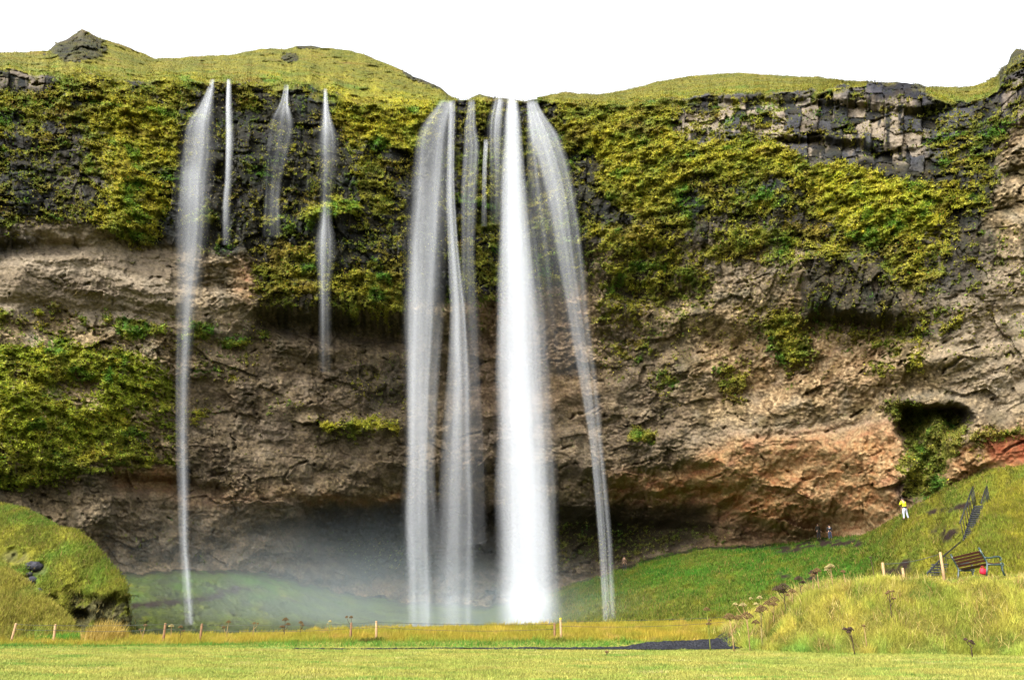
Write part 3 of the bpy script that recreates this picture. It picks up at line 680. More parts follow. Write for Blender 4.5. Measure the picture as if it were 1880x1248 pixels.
# gravel path, seen on the far side of the field
M_gravel, t_, b_ = new_mat('gravel')
def _gravel():
    N = t_.nodes.new; L = t_.links.new; g = N('ShaderNodeNewGeometry'); v = N('ShaderNodeTexVoronoi'); v.inputs['Scale'].default_value = 14
    L(g.outputs['Position'], v.inputs['Vector']); r = N('ShaderNodeValToRGB'); r.color_ramp.elements[0].color = (.034, .035, .041, 1); r.color_ramp.elements[1].color = (.008, .008, .010, 1)
    L(v.outputs['Color'], r.inputs[0]); L(r.outputs[0], b_.inputs['Base Color']); b_.inputs['Roughness'].default_value = .95; b_.inputs['Specular IOR Level'].default_value = .05
    bp = N('ShaderNodeBump'); bp.inputs['Distance'].default_value = .05; L(v.outputs['Distance'], bp.inputs['Height']); L(bp.outputs[0], b_.inputs['Normal'])
_gravel()
path_n = [(-9, 32.0), (-3.5, 31.7), (0, 31.7), (3, 31.6), (6, 31.4), (9, 31.3), (14, 31.8)]; path_f = [(-9, 32.3), (-3.5, 32.6), (0, 32.9), (3, 33.1), (6, 33.8), (9, 35.2), (14, 36.0)]
pxs = np.linspace(-8.5, 9.6, 240); tq = np.linspace(0, 1, 46)[:, None]
PYY = np.interp(pxs, *zip(*path_n))[None]*(1-tq) + np.interp(pxs, *zip(*path_f))[None]*tq; PXX = np.broadcast_to(pxs, PYY.shape)
PYY = PYY + .25*fbm(PXX/1.2, PYY, 3, 221)*np.minimum(tq*4, 1)
# the path lies in a shallow tread worn into the bank
pz = ground(PXX, PYY) + .02
pz = pz + .03*fbm(PXX/.2, PYY/.2, 2, 222)
path = mesh_np('gravel_path', np.stack([PXX, PYY, pz], -1).reshape(-1, 3), grid_faces(*PYY.shape)[:, ::-1], M_gravel)
tag(path, 'dark grey gravel path between field and bank', 'path', kind='structure')
def on_path(X, Y): return (X > -8.3) & (X < 9.6) & (Y > np.interp(X, *zip(*path_n))-.7-.3*noise(np.asarray(X)/.6, np.asarray(X)*0, 7)) & (Y < np.interp(X, *zip(*path_f)))

# pool below the falls
M_pool, t_, b_ = new_mat('pool_water'); b_.inputs['Base Color'].default_value = (.12, .15, .14, 1); b_.inputs['Roughness'].default_value = .12
n_ = t_.nodes.new('ShaderNodeTexNoise'); n_.inputs['Scale'].default_value = .8; bp_ = t_.nodes.new('ShaderNodeBump'); bp_.inputs['Strength'].default_value = .4
t_.links.new(n_.outputs['Fac'], bp_.inputs['Height']); t_.links.new(bp_.outputs[0], b_.inputs['Normal'])
pg = [(X, Y) for Y in np.linspace(44, 92, 12) for X in np.linspace(-40, 30, 18)]
pool = mesh_np('water', [(x, y, -1.2) for x, y in pg], grid_faces(12, 18)[:, ::-1], M_pool)
tag(pool, 'dark pool of water below the waterfall', 'water', kind='structure')

# --- grass of the field
def scatter(n, x0, x1, y0, y1):
    return rng.uniform(x0, x1, n), rng.uniform(y0, y1, n)
X, Y = scatter(520000, -32, 32, 15.5, 34)
k = (np.abs(X) < Y*.70+2.5) & (rng.uniform(0, 1, len(X)) < 1.15-.4*(Y-15.5)/18) & ~on_path(X, Y) & (crest(X)*sstep(0, 1, (Y-yfoot(X))/3.6) < .12)
X, Y = X[k], Y[k]; n = len(X)
P = np.stack([X, Y, ground(X, Y)-.01], 1)
pt = np.clip(.5 + .9*fbm(X/3.2, Y/1.3, 4, 231) + .25*fbm(X/.5, Y/.5, 2, 232), 0, 1)
cg = mixc(np.broadcast_to(lin(138,152,68), (n, 3)), np.broadcast_to(lin(174,164,84), (n, 3)), pt)
cg = mixc(cg, np.broadcast_to(lin(98,142,58), (n, 3)), np.clip(fbm(X/2.6, Y/1.0, 3, 233)*2.2-.25 + .8*sstep(31, 33, Y), 0, 1)*.8)
cg = mixc(cg, np.broadcast_to(lin(84,112,44), (n, 3)), np.clip(fbm(X/.9, Y/.55, 3, 235)*2.6-.55, 0, 1)*.8)
cg = mixc(cg, np.broadcast_to(lin(190,176,118), (n, 3)), np.clip(fbm(X/1.4, Y/.6, 3, 236)*2.4-.6, 0, 1)*.8)
cg = cg*rng.uniform(.62, 1.3, (n, 1))
hh = rng.uniform(.035, .085, n)*(1+.5*np.clip(fbm(X/1.2, Y/1.2, 2, 234)*2, 0, 1))
go = blades('lawn_grass', P, hh, rng.uniform(.012, .026, n), cg, lean=.8); tag(go, 'short yellow green grass of the mown field', 'grass', kind='stuff')

# --- taller autumn grass on the bank behind the path
X, Y = scatter(230000, -34, 22, 33.3, 44.5)
k = ~on_path(X, Y) & (crest(X)*(1-sstep(35, 39, Y)) < .25) & (np.abs(X) < Y*.7+2.5)
X, Y = X[k], Y[k]; n = len(X); P = np.stack([X, Y, ground(X, Y)-.02], 1)
fr = 1-sstep(33.4, 34.6, Y + .5*noise(X/1.3, Y*0, 241))
cg = mixc(np.broadcast_to(lin(166,146,52), (n, 3)), np.broadcast_to(lin(140,138,46), (n, 3)), np.clip(.5+fbm(X/2.5, Y/2.5, 3, 242)*1.3, 0, 1))
cg = mixc(cg, np.broadcast_to(lin(186,150,84), (n, 3)), np.clip(fbm(X/1.2, Y/1.2, 3, 243)*2-.2, 0, 1)*.7)
cg = mixc(cg, np.broadcast_to(lin(72,128,44), (n, 3)), fr*.9)
cg = cg*rng.uniform(.7, 1.25, (n, 1)); hh = rng.uniform(.08, .26, n)*(1-.45*fr)*(1+1.3*np.clip(fbm(X/.7, Y/.7, 3, 244)*1.6, 0, 1))
go = blades('bank_grass', P, hh, rng.uniform(.014, .03, n), cg, lean=.55); tag(go, 'tall ochre autumn grass on the bank along the fence', 'grass', kind='stuff')

# --- shaggy grass of the near mound
X, Y = scatter(420000, 7.8, 27, 25.5, 37.5)
mv = crest(X)*sstep(0, 1, (Y-yfoot(X))/3.6)
k = (mv > .06) & (rng.uniform(0, 1, len(X)) < np.where(Y > 33, .35, 1.)) & (X < Y*.7+2)
mv = mv[k]; X, Y = X[k], Y[k]; n = len(X); P = np.stack([X, Y, ground(X, Y)-.03], 1)
tuft = fbm(X/.9, Y/.7, 3, 251); pt = np.clip(.5+1.1*fbm(X/1.8, Y/1.4, 4, 252), 0, 1)
cg = mixc(np.broadcast_to(lin(168,156,70), (n, 3)), np.broadcast_to(lin(122,132,50), (n, 3)), pt)
cg = mixc(cg, np.broadcast_to(lin(84,124,40), (n, 3)), np.clip(fbm(X/1.3, Y/1.0, 3, 253)*2.6-.55, 0, 1)*.9)
cg = mixc(cg, np.broadcast_to(lin(150,104,64), (n, 3)), np.clip(fbm(X/1.0, Y/1.0, 3, 254)*2.4-.8, 0, 1)*.8)
cg = mixc(cg, np.broadcast_to(lin(112,166,74), (n, 3)), np.clip(1-(mv-.1)/.7, 0, 1)*np.clip(.2+fbm(X/1.5, Y, 2, 255)*2, 0, 1)*.4)
cg = cg*rng.uniform(.68, 1.3, (n, 1))
cg = 1.14*cg*np.clip(1+1.0*tuft, .5, 1.4)[:, None]; hh = rng.uniform(.10, .30, n)*(1+.9*np.clip(tuft*1.8, -.6, 1.1))*(1-.45*((X > 15.6) & (Y > 29.6)))
go = blades('mound_grass', P, hh, rng.uniform(.012, .026, n), cg, lean=1.05); tag(go, 'long tousled yellow green grass on the near mound', 'grass', kind='stuff')

X, Y = scatter(40000, 7.8, 27, 25.5, 36)
mv = crest(X)*sstep(0, 1, (Y-yfoot(X))/3.6)
k = (mv > .1) & (rng.uniform(0, 1, len(X)) < .10+.9*sstep(.0, .35, fbm(X/1.4, Y/1.1, 3, 261))); X, Y = X[k], Y[k]; n = len(X)
cs_ = np.array([lin(196,178,108), lin(170,140,84), lin(120,96,56), lin(96,116,44)])[rng.choice(4, n, p=[.45, .25, .12, .18])]*rng.uniform(.7, 1.2, (n, 1))
go = blades('straw_grass', np.stack([X, Y, ground(X, Y)-.02], 1), rng.uniform(.28, .62, n)*(1-.4*((X > 15.6) & (Y > 29.6))), rng.uniform(.012, .022, n), cs_, lean=1.3)
tag(go, 'long bent straw blades scattered over the near mound', 'grass', kind='stuff')

# ------------------------------------------------------------------ nearer hummocks: outline, foot, depths, rounded back
def relief(name, top, foot, Yt, Yb, colf, dispf, mat, ns=420, ntr=150, prof=.6, jag=2.0):
    d = np.cumsum([0]+[math.hypot(b[0]-a[0], b[1]-a[1]) for a, b in zip(top, top[1:])]); s = np.linspace(0, d[-1], ns)
    tx = np.interp(s, d, [p[0] for p in top]); ty = np.interp(s, d, [p[1] for p in top]) + jag*fbm(s/16, s*0, 4, 301)
    t = np.linspace(0, 1, ntr)[:, None]
    px = tx[None] + 0*t; py = ty[None] + (np.interp(tx, [p[0] for p in foot], [p[1] for p in foot])[None]-ty[None])*t
    yt = np.interp(tx, *zip(*Yt))[None]; yb = np.interp(tx, *zip(*Yb))[None]
    Yg = yt + (yb-yt)*t**prof
    x, _, z = at(px, py, Yg); dp = dispf(px, py, x, z, Yg)*np.clip(t*10, 0, 1)
    x, _, z = at(px, py, Yg-dp)
    Vg = np.stack([x, Yg-dp, z], -1); Cg = colf(px, py, x, z, Yg)
    bk = []
    for dy, dz in [(1, -.05), (2.5, -.4), (5, -2), (9, -6)]:
        r = Vg[0].copy(); r[:, 0] *= (r[:, 1]+dy)/r[:, 1]; r[:, 1] += dy; r[:, 2] += dz; bk.append(r)
    Va = np.concatenate([np.array(bk[::-1]), Vg]); Ca = np.concatenate([np.repeat(Cg[:1], 4, 0), Cg])
    o = mesh_np(name, Va.reshape(-1, 3), grid_faces(*Va.shape[:2]), mat, attrs={'Col': Ca.reshape(-1, 3)})
    return o, Vg, Cg, px, py
def tufts(name, Vg, Cg, px, mask, n, h, wd, lean=.9, spread=.12, k=.8):
    e1 = np.linalg.norm(np.diff(Vg, axis=0, append=Vg[-1:]), axis=-1); e2 = np.linalg.norm(np.diff(Vg, axis=1, append=Vg[:, -1:]), axis=-1)
    wq = (e1*e2*mask*((px > -120) & (px < 2000))).ravel(); i = rng.choice(len(wq), n, p=wq/wq.sum())
    P = Vg.reshape(-1, 3)[i] + rng.normal(0, spread, (n, 3))*np.array([1, .6, .1]); c = Cg.reshape(-1, 3)[i]*rng.uniform(.5, 1.4, (n, 1))*k
    b_ = rng.uniform(0, 1, n) < .12; c[b_] = lin(150, 132, 70)*k*rng.uniform(.6, 1.2, (b_.sum(), 1))
    return blades(name, P, rng.uniform(*h, n), rng.uniform(*wd, n), c, lean=lean)

def hum_disp(px, py, x, z, Y): return .55*fbm(x/2.2, z/1.6, 4, 311) + .25*fbm(x/.6, z/.5, 3, 312)
def hollow(px, py):
    g = lambda x, y, rx, ry, k=1.: k*np.exp(-(((px-x)/rx)**2+((py-y)/ry)**2)**2)
    return g, g(28, 1022, 30, 16) + g(70, 1045, 20, 14) + g(52, 1072, 18, 14) + g(90, 1100, 18, 8) + g(105, 1118, 14, 8)
def rear_disp(px, py, x, z, Y):
    g, hl = hollow(px, py)
    rock = sstep(1088, 1112, py + .25*np.abs(px-190) - 8*fbm(x/1.0, z/1.0, 3, 313))*sstep(110, 140, px)
    return hum_disp(px, py, x, z, Y)*(1-.5*rock) - .7*hl - 1.0*rock + rock*(.7*facets(x/.9, z/1.4, 314)[0] + .3*n_f(x, z)) - 1.5*g(145, 1130, 20, 12)
def n_f(x, z): return fbm(x/.35, z/.35, 3, 315)
def grass_col(px, py, x, z, Y, a=(150,146,50), b=(112,122,40), c=(92,138,44)):
    s = px.shape; B_ = lambda q: np.broadcast_to(lin(*q), s+(3,))
    r = mixc(B_(a), B_(b), np.clip(.5+1.2*fbm(x/1.6, z/1.2, 4, 321), 0, 1))
    r = mixc(r, B_(c), np.clip(fbm(x/2.6, z/2.0, 3, 322)*2.2, 0, 1)*.6)
    return mixc(r, B_((96,82,34)), np.clip(fbm(x/.8, z/.6, 4, 323)*2.2-.5, 0, 1)*.7)
def rear_col(px, py, x, z, Y):
    s = px.shape; r = grass_col(px, py, x, z, Y); g, hl = hollow(px, py)
    rock = np.clip(sstep(1088, 1112, py + .25*np.abs(px-190) - 8*fbm(x/1.0, z/1.0, 3, 313))*sstep(110, 140, px) + .9*hl - .25, 0, 1)
    dk = mixc(np.broadcast_to(lin(58,54,56), s+(3,)), np.broadcast_to(lin(84,74,62), s+(3,)), np.clip(.5+1.5*n_f(x, z), 0, 1))
    dk = mixc(dk, np.broadcast_to(lin(96,98,34), s+(3,)), sstep(.0, .2, fbm(x/.5, z/1.3, 3, 325) + .25*sstep(185, 235, px) - .12))
    return mixc(r, dk, rock)
hill_o, HV, HC, hpx, hpy = relief('hill', [(-380,830),(-200,880),(0,925),(40,934),(80,953),(110,970),(135,972),(152,984),(175,1006),(200,1035),(220,1055),(231,1075),(237,1105),(243,1168)],
    [(-400,1176),(260,1176)], [(-400,60),(0,54),(243,47)], [(-400,44),(0,44),(243,45)], rear_col, rear_disp, M_slope)
tag(hill_o, 'rounded grassy knoll with dark rock under its right end', 'hill', kind='structure')
_g, _hl = hollow(hpx, hpy)
tag(tufts('knoll_grass', HV, HC, hpx, np.clip(1-2*_hl, 0, 1)*(1-.9*sstep(1092, 1110, hpy)*sstep(120, 140, hpx)), 60000, (.08, .26), (.02, .05)), 'short tufted grass on the knoll at the left', 'grass', kind='stuff')
fr_o, FV, FC, fpx, fpy = relief('hillock', [(-380,900),(-200,960),(0,1040),(35,1062),(60,1084),(85,1105),(110,1126),(128,1146),(142,1172)], [(-400,1178),(260,1178)],
    [(-400,46),(0,43),(142,40)], [(-400,37),(142,38)], lambda *a: grass_col(*a, a=(146,138,56), b=(120,120,46), c=(92,152,60)), hum_disp, M_slope, ns=300, ntr=110)
tag(fr_o, 'low grassy hillock in front of the knoll', 'hill', kind='structure')
tag(tufts('hillock_grass', FV, FC, fpx, np.ones(fpx.shape), 60000, (.10, .32), (.018, .045), k=1.15), 'rough grass and weeds on the low hillock', 'grass', kind='stuff')
hs_o, SV, SCc, spx, spy = relief('hillside', [(1690,1085),(1712,1068),(1742,1042),(1766,1012),(1780,994),(1790,981),(1802,960),(1808,944),(1813,930),(1842,907),(1880,882),(2000,800),(2300,690)], [(1600,1110),(2300,1110)],
    [(1690,42),(1766,49),(1880,54),(2300,50)], [(1690,40),(1800,38),(2300,34)], lambda *a: grass_col(*a, a=(158,150,48), b=(126,130,38), c=(104,132,46)),
    lambda px, py, x, z, Y: .7*fbm(x/2.2 - z/5, z/3, 4, 331) + .35*fbm(x/.8 - z/3, z/1.2, 3, 332), M_slope)
tag(hs_o, 'steep grassy hillside beside the metal stairs', 'hillside', kind='structure')
tag(tufts('hillside_grass', SV, SCc, spx, np.ones(spx.shape), 60000, (.10, .34), (.02, .05)), 'tufted yellow green grass on the steep hillside', 'grass', kind='stuff')
tag(tufts('cliff_grass', V, vegc, PXG, vegm*(~is_slope)*np.clip(1-3*above, 0, 1)*(veg > .12)*np.clip(.4+.9*bulge, .1, 1.2), 70000, (.14, .46), (.03, .07), lean=1.5, k=1.15), 'drooping grass tufts on the ledges of the mossy cliff', 'grass', kind='stuff')
tag(tufts('hilltop_grass', V, col, PXG, hillg*(above > .01)*area/np.maximum(area.mean(), 1e-6)*0 + hillg*(above > .01), 90000, (.08, .22), (.03, .07), lean=1.1, k=.95), 'wind combed olive grass on the hill tops above the cliff', 'grass', kind='stuff')
k_ = is_slope & (PXG > 1000)
tag(tufts('slope_tufts', V, col, PXG, k_*(1-np.clip(mud*2, 0, 1)), 90000, (.12, .40), (.03, .08), lean=1.), 'soft green grass tufts on the slope below the cliff', 'grass', kind='stuff')

def surfY(px, py, rad=0):
    """depth of the wall or slope behind a point of the photograph (nearest within rad columns)"""
    c = int(round((px-PX[0])/STEP)); c0, c1 = max(0, c-rad), min(NCOL, c+rad+1)
    rws = [int(np.clip(round((py-skyv[j])/(1172-skyv[j])*(NROW-1)), 0, NROW-1)) for j in range(c0, c1)]
    return min(float(Yf[r, j]) for r, j in zip(rws, range(c0, c1)))

# ------------------------------------------------------------------ the falls: bundles of hanging water threads
def waterfall(name, label, rows, n, wrel=(.12, .45), spread=.8, seed=0, group='streams of the waterfall'):
    """rows: (py, centre, half width, cover); each thread is a soft-edged strip, many threads deep"""
    q = np.random.default_rng(seed+500); n = max(9, int(n*.2)); wrel = (.35, 1.05)
    pr = [r[0] for r in rows]; pys = np.arange(pr[0], pr[-1]+1, 8.0); m = len(pys)
    cx = np.interp(pys, pr, [r[1] for r in rows]); hw = np.interp(pys, pr, [r[2] for r in rows]); cov = np.interp(pys, pr, [r[3] for r in rows])
    ks = np.array([.25, .5, .25]); sm = lambda a: np.convolve(np.pad(a, 1, mode='edge'), ks, 'valid')
    for _ in range(4): cx, hw, cov = sm(cx), sm(hw), sm(cov)
    yw = np.array([surfY(c, y, int(h/STEP*.8)+1) for c, y, h in zip(cx, pys, hw)]) - .35
    yw = np.minimum.accumulate(yw)
    for _ in range(12): yw = np.minimum(sm(yw), yw+.25)
    layers = n*np.mean(wrel)*.95
    vs, cs, fs = [], [], []; b = 0
    for i in range(n):
        u = float(np.clip(q.normal(0, .5), -.9, .9)); wr = q.uniform(*wrel)*(1-.45*abs(u))*(1 if q.uniform() < .72 else .3); yaw = q.uniform(-.6, .6); dy = q.uniform(0, spread)
        dr = noise(pys/140 + q.uniform(0, 99), pys*0 + i*3.3, seed)*.12
        px = cx + (u+dr)*hw*.92; hwp = wr*hw
        a = 1-(1-np.clip(cov, 0, .985))**(1/layers)
        a = a*np.clip(q.lognormal(0, .4), .35, 2.2)*np.clip(1+.22*noise(pys/150 + q.uniform(0, 99), pys*0 + i*7.7, seed+1), .2, 2)
        if q.uniform() < .5:
            y0_, y1_ = sorted(q.uniform(pr[0]-80, pr[-1]+80, 2)); y0_ -= 120; y1_ += 120
            a = a*sstep(y0_-60, y0_+60, pys)*(1-sstep(y1_-90, y1_+90, pys))
        a[0] *= .3
        c = np.stack(at(px, pys, yw-dy), -1); e = np.stack(at(px+hwp, pys, yw-dy), -1)[:, 0] - c[:, 0]
        off = np.stack([e*math.cos(yaw), e*math.sin(yaw), 0*e], -1)
        bow = np.stack([0*e, -.35*np.abs(e), 0*e], -1)
        vs.append(np.stack([c-off, c-off*.55+bow*.7, c+bow, c+off*.55+bow*.7, c+off], 1).reshape(-1, 3))
        al = np.stack([0*a, .5*a, a, .5*a, 0*a], 1).reshape(-1); cc = np.ones((m*5, 4)); cc[:, 3] = np.clip(al, 0, .97); cs.append(cc)
        j = b + np.arange(m-1)[:, None]*5 + np.arange(4)[None]
        fs.append(np.stack([j, j+5, j+6, j+1], -1).reshape(-1, 4)); b += m*5
    o = mesh_np(name, np.concatenate(vs), np.concatenate(fs), M_water, attrs={'Col': np.concatenate(cs)})
    return tag(o, label, 'waterfall', group)

waterfall('waterfall', 'wide pale veil down the left edge of the main waterfall, widening below the lip',
    [(186,824,12,.75),(215,810,27,.72),(250,800,35,.68),(330,795,37,.74),(450,788,35,.74),(560,782,33,.72),(650,779,29,.74),(750,776,25,.78),(850,774,24,.74),(950,774,28,.70),(1050,776,26,.72),(1158,779,28,.74)], 150, seed=1)
waterfall('waterfall', 'narrow straight white strand just right of the left veil, spreading thin lower down',
    [(186,831,6,.85),(260,829,7,.88),(350,828,8,.86),(450,833,10,.84),(560,842,14,.8),(700,846,22,.66),(800,844,28,.58),(900,843,34,.52),(1000,841,38,.46),(1158,838,36,.42)], 110, seed=2)
waterfall('waterfall', 'thin faint strand over the lip between two dark rocks, fading out halfway down',
    [(183,866,5,.7),(235,862,9,.6),(265,866,12,.6),(350,861,12,.42),(450,859,10,.3),(560,862,13,.2),(700,866,18,.16),(850,870,22,.14),(1000,872,24,.1)], 70, seed=3)
waterfall('waterfall', 'short spray of fine threads over dark rock just left of the thick white cascade',
    [(181,919,10,.6),(215,913,17,.5),(260,911,17,.36),(320,913,16,.16),(420,912,16,.03)], 60, seed=4)
waterfall('waterfall', 'very thin short trickle on dark rock left of the thick white cascade',
    [(256,893,4,.6),(300,890,4,.5),(345,889,4,.3),(420,889,5,.05)], 24, seed=5)
waterfall('waterfall', 'thick solid white cascade in the middle of the main waterfall',
    [(181,940,9,.96),(215,940,14,.985),(300,941,19,.985),(400,943,23,.985),(500,946,28,.985),(600,948,32,.98),(700,950,34,.98),(800,954,37,.98),(900,958,42,.975),(1000,960,46,.97),(1158,960,46,.96)], 260, wrel=(.15, .5), seed=6)
waterfall('waterfall', 'grey translucent veil hanging along the right side of the thick white cascade',
    [(330,960,10,.2),(450,972,22,.45),(600,985,29,.5),(700,990,30,.5),(800,994,31,.5),(900,997,33,.55),(1000,999,36,.58),(1158,1002,40,.48)], 110, seed=7)
waterfall('waterfall', 'right hand stream arcing outward from the lip and falling as a slender strand',
    [(186,976,9,.85),(215,986,17,.78),(250,1002,30,.66),(300,1019,29,.62),(350,1031,27,.55),(430,1044,26,.45),(520,1056,23,.36),(600,1067,20,.35),(700,1082,17,.38),(800,1093,11,.48),(900,1103,11,.5),(1000,1111,11,.52),(1158,1119,11,.5)], 120, seed=8)
waterfall('waterfall', 'sheer misty veil behind the right arcing stream, gone a third of the way down',
    [(205,978,12,.35),(260,988,24,.36),(330,998,32,.28),(430,1012,40,.18),(560,1030,46,.10),(700,1046,48,.05)], 60, seed=9)
waterfall('waterfall', 'tall veil at the far left breaking over ledges, a wisp at the bottom',
    [(146,392,4,.75),(185,381,11,.75),(212,372,19,.70),(220,366,26,.55),(300,361,32,.45),(316,356,29,.66),(400,353,32,.46),(500,347,27,.42),(600,340,15,.34),(700,336,13,.34),(800,335,12,.36),(900,337,11,.4),(1000,338,9,.5),(1060,343,9,.48),(1158,350,9,.38)], 120, seed=10, group='small streams on the left cliff')
waterfall('waterfall', 'thin broken strand right beside the tall veil on the dark left cliff',
    [(146,420,4,.6),(190,419,6,.62),(250,421,8,.5),(330,419,7,.32),(370,415,8,.3),(450,415,9,.05)], 44, seed=11, group='small streams on the left cliff')
waterfall('waterfall', 'faint little stream splitting into threads over a mossy ledge on the dark cliff',
    [(156,527,4,.7),(198,521,7,.7),(208,519,18,.42),(225,519,22,.2),(250,516,24,.16),(330,503,16,.10),(372,500,14,.26),(410,500,17,.16),(440,500,18,.03)], 60, seed=12, group='small streams on the left cliff')
waterfall('waterfall', 'stepped white stream nearest the main fall, broken by a bright mossy ledge',
    [(163,597,3,.75),(205,598,6,.8),(232,600,11,.75),(245,600,17,.5),(290,601,18,.22),(370,597,12,.08),(412,596,10,.45),(425,595,17,.5),(470,594,18,.42),(530,594,11,.3),(620,595,12,.14),(690,596,14,.03)], 70, seed=13, group='small streams on the left cliff')

# drifting spray at the foot of the falls
def mist_blob(name, c, r, dens, label, seed):
    bm = bmesh.new(); bmesh.ops.create_icosphere(bm, subdivisions=3, radius=1.0)
    me = bpy.data.meshes.new(name); bm.to_mesh(me); bm.free()
    o = bpy.data.objects.new(name, me); COL.objects.link(o); o.location = c; o.scale = r
    m = bpy.data.materials.new('spray_air'); m.use_nodes = True; t = m.node_tree; N = t.nodes.new; L = t.links.new
    t.nodes.remove(t.nodes['Principled BSDF']); v = N('ShaderNodeVolumePrincipled'); v.inputs['Color'].default_value = (.80, .94, 1.0, 1); v.inputs['Anisotropy'].default_value = .1
    tc = N('ShaderNodeTexCoord'); g = N('ShaderNodeTexGradient'); g.gradient_type = 'QUADRATIC_SPHERE'; L(tc.outputs['Object'], g.inputs[0])
    n = N('ShaderNodeTexNoise'); n.inputs['Scale'].default_value = 1.8; n.inputs['Detail'].default_value = 3; L(tc.outputs['Object'], n.inputs['Vector'])
    mr = N('ShaderNodeMapRange'); mr.inputs[1].default_value = .32; mr.inputs[2].default_value = .7; mr.inputs[3].default_value = .15; mr.inputs[4].default_value = 1.5; L(n.outputs['Fac'], mr.inputs[0])
    p = N('ShaderNodeMath'); p.operation = 'MULTIPLY'; L(g.outputs['Fac'], p.inputs[0]); L(mr.outputs[0], p.inputs[1])
    p2 = N('ShaderNodeMath'); p2.operation = 'MULTIPLY'; p2.inputs[1].default_value = dens; L(p.outputs[0], p2.inputs[0])
    L(p2.outputs[0], v.inputs['Density']); L(v.outputs[0], t.nodes['Material Output'].inputs['Volume'])
    me.materials.append(m)
    return tag(o, label, 'mist', kind='stuff')
mist_blob('mist', atv(580, 1122, 70), (26, 15, 11), .022, 'grey green spray drifting left from the foot of the main waterfall', 1)
mist_blob('mist', atv(860, 1145, 71), (20, 10, 8), .036, 'pale splash mist at the foot of the main waterfall', 2)
mist_blob('mist', atv(420, 1135, 66), (17, 12, 8), .014, 'thin low spray over the grass at the foot of the far left veil', 3)

# ------------------------------------------------------------------ fences
M_post = plain('weathered_post', (150, 112, 78), rough=.85, var=.35, scale=8, stretch=(8, 8, 1))
M_post2 = plain('pale_post', (196, 160, 116), rough=.85, var=.25, scale=8, stretch=(8, 8, 1))
M_wire = plain('fence_wire', (84, 88, 88), rough=.5, metal=.6)
M_yel = plain('yellow_cap', (220, 200, 30), rough=.5)
def gz(x, y): return float(ground(np.array([x]), np.array([y]))[0])
fence = empty('wire_fence', (0, 0, 0), 0, 'low wire fence on short wooden posts along the bank before the waterfall', 'fence')
tops = []
for i, (px, py, Y, lean, m_) in enumerate([(30, 1143, 36.0, .09, M_post2), (102, 1145, 35.6, -.05, M_post2), (304, 1143, 35.2, .0, M_post), (371, 1144, 35.2, .0, M_post), (645, 1142, 34.6, 0, M_post), (691, 1139, 34.4, -.04, M_post2), (1018, 1143, 35.4, 0, M_post), (1029, 1137, 34.4, -.02, M_post2)]):
    tp = atv(px, py, Y); z0 = gz(tp.x, Y) - .1
    b = MB(); b.tube([(tp.x-lean, Y, z0), (tp.x-lean*.5, Y, (z0+tp.z)/2), (tp.x, Y, tp.z-.03), (tp.x, Y, tp.z)], [.052, .05, .048, .036], 8)
    po = b.build('post', m_, fence)
    if i == 7: MB().box((tp.x, Y, tp.z+.04), (.09, .09, .08), bevel=.015).build('marker_cap', M_yel, po)
    tops.append(tp)
for dz in (.05, .24):
    b = MB(); order = [tops[0], tops[1], tops[2], tops[3], tops[4], tops[5], tops[6], tops[7], Vector((8.8, 34.5, gz(8.8, 34.5)+.75))]
    for p, q in zip(order, order[1:]):
        pts = [p.lerp(q, t) + Vector((0, -.05, -dz - .55*dz**.5*min(1, (q-p).length/9)*4*t*(1-t)*.5)) for t in np.linspace(0, 1, 9)]
        b.tube(pts, .007, 4)
    b.build('wire', M_wire, fence)
fence2 = empty('wire_fence', (0, 0, 0), 0, 'short run of fence with leaning pale posts on the mound beside the bench', 'fence')
tp2 = []
for px, py, Y, bx in [(1620, 1032, 33.2, 1624), (1657, 1042, 34.2, 1659), (1726, 1013, 32.6, 1733)]:
    tp = atv(px, py, Y); bxw = atv(bx, 1060, Y); z0 = gz(bxw.x, Y)-.1
    MB().tube([(bxw.x, Y, z0), ((bxw.x+tp.x)/2, Y, (z0+tp.z)/2), (tp.x, Y, tp.z-.03), (tp.x, Y, tp.z)], [.058, .055, .052, .04], 8).build('post', M_post2, fence2); tp2.append(tp)
b = MB(); endp = atv(1752, 1020, 33.2)
for p, q in ((tp2[0], tp2[2]), (tp2[2], endp)):
    b.tube([p.lerp(q, t) + Vector((0, 0, -.06-.10*4*t*(1-t))) for t in np.linspace(0, 1, 9)], .012, 4)
b.build('wire', M_wire, fence2)

# ------------------------------------------------------------------ bench
M_slat = plain('bench_slats', (72, 28, 24), rough=.45, spec=.5, var=.3, scale=5, stretch=(1, 10, 10))
M_iron = plain('green_cast_iron', (34, 62, 58), rough=.3, spec=.7, var=.25)
bp = atv(1801, 1060, 32.2); bx_, by_ = bp.x, 32.2
bench = empty('park_bench', (bx_, by_, gz(bx_, by_)+.10), R(-84), 'park bench with dark red slats and green cast iron ends on top of the mound', 'bench')
bench.scale = (.95, .95, .95); bench.rotation_euler = (0, R(-5), R(-84)); BL = 1.9; kx = 1.1
def bz(pts): return [Vector(p) for p in pts]
seat = MB()
for k in range(5): seat.box((0, -.18+k*.105, .47+.012*abs(k-2)), (BL, .085, .035), bevel=.006)
seat.build('seat', M_slat, bench, smooth=False)
back = MB()
for k in range(4):
    f = k/3; back.box((0, -.27-.14*f, .60+.115*k), (BL, .032, .092), Matrix.Rotation(R(16), 3, 'X'), bevel=.006)
back.build('backrest', M_slat, bench, smooth=False)
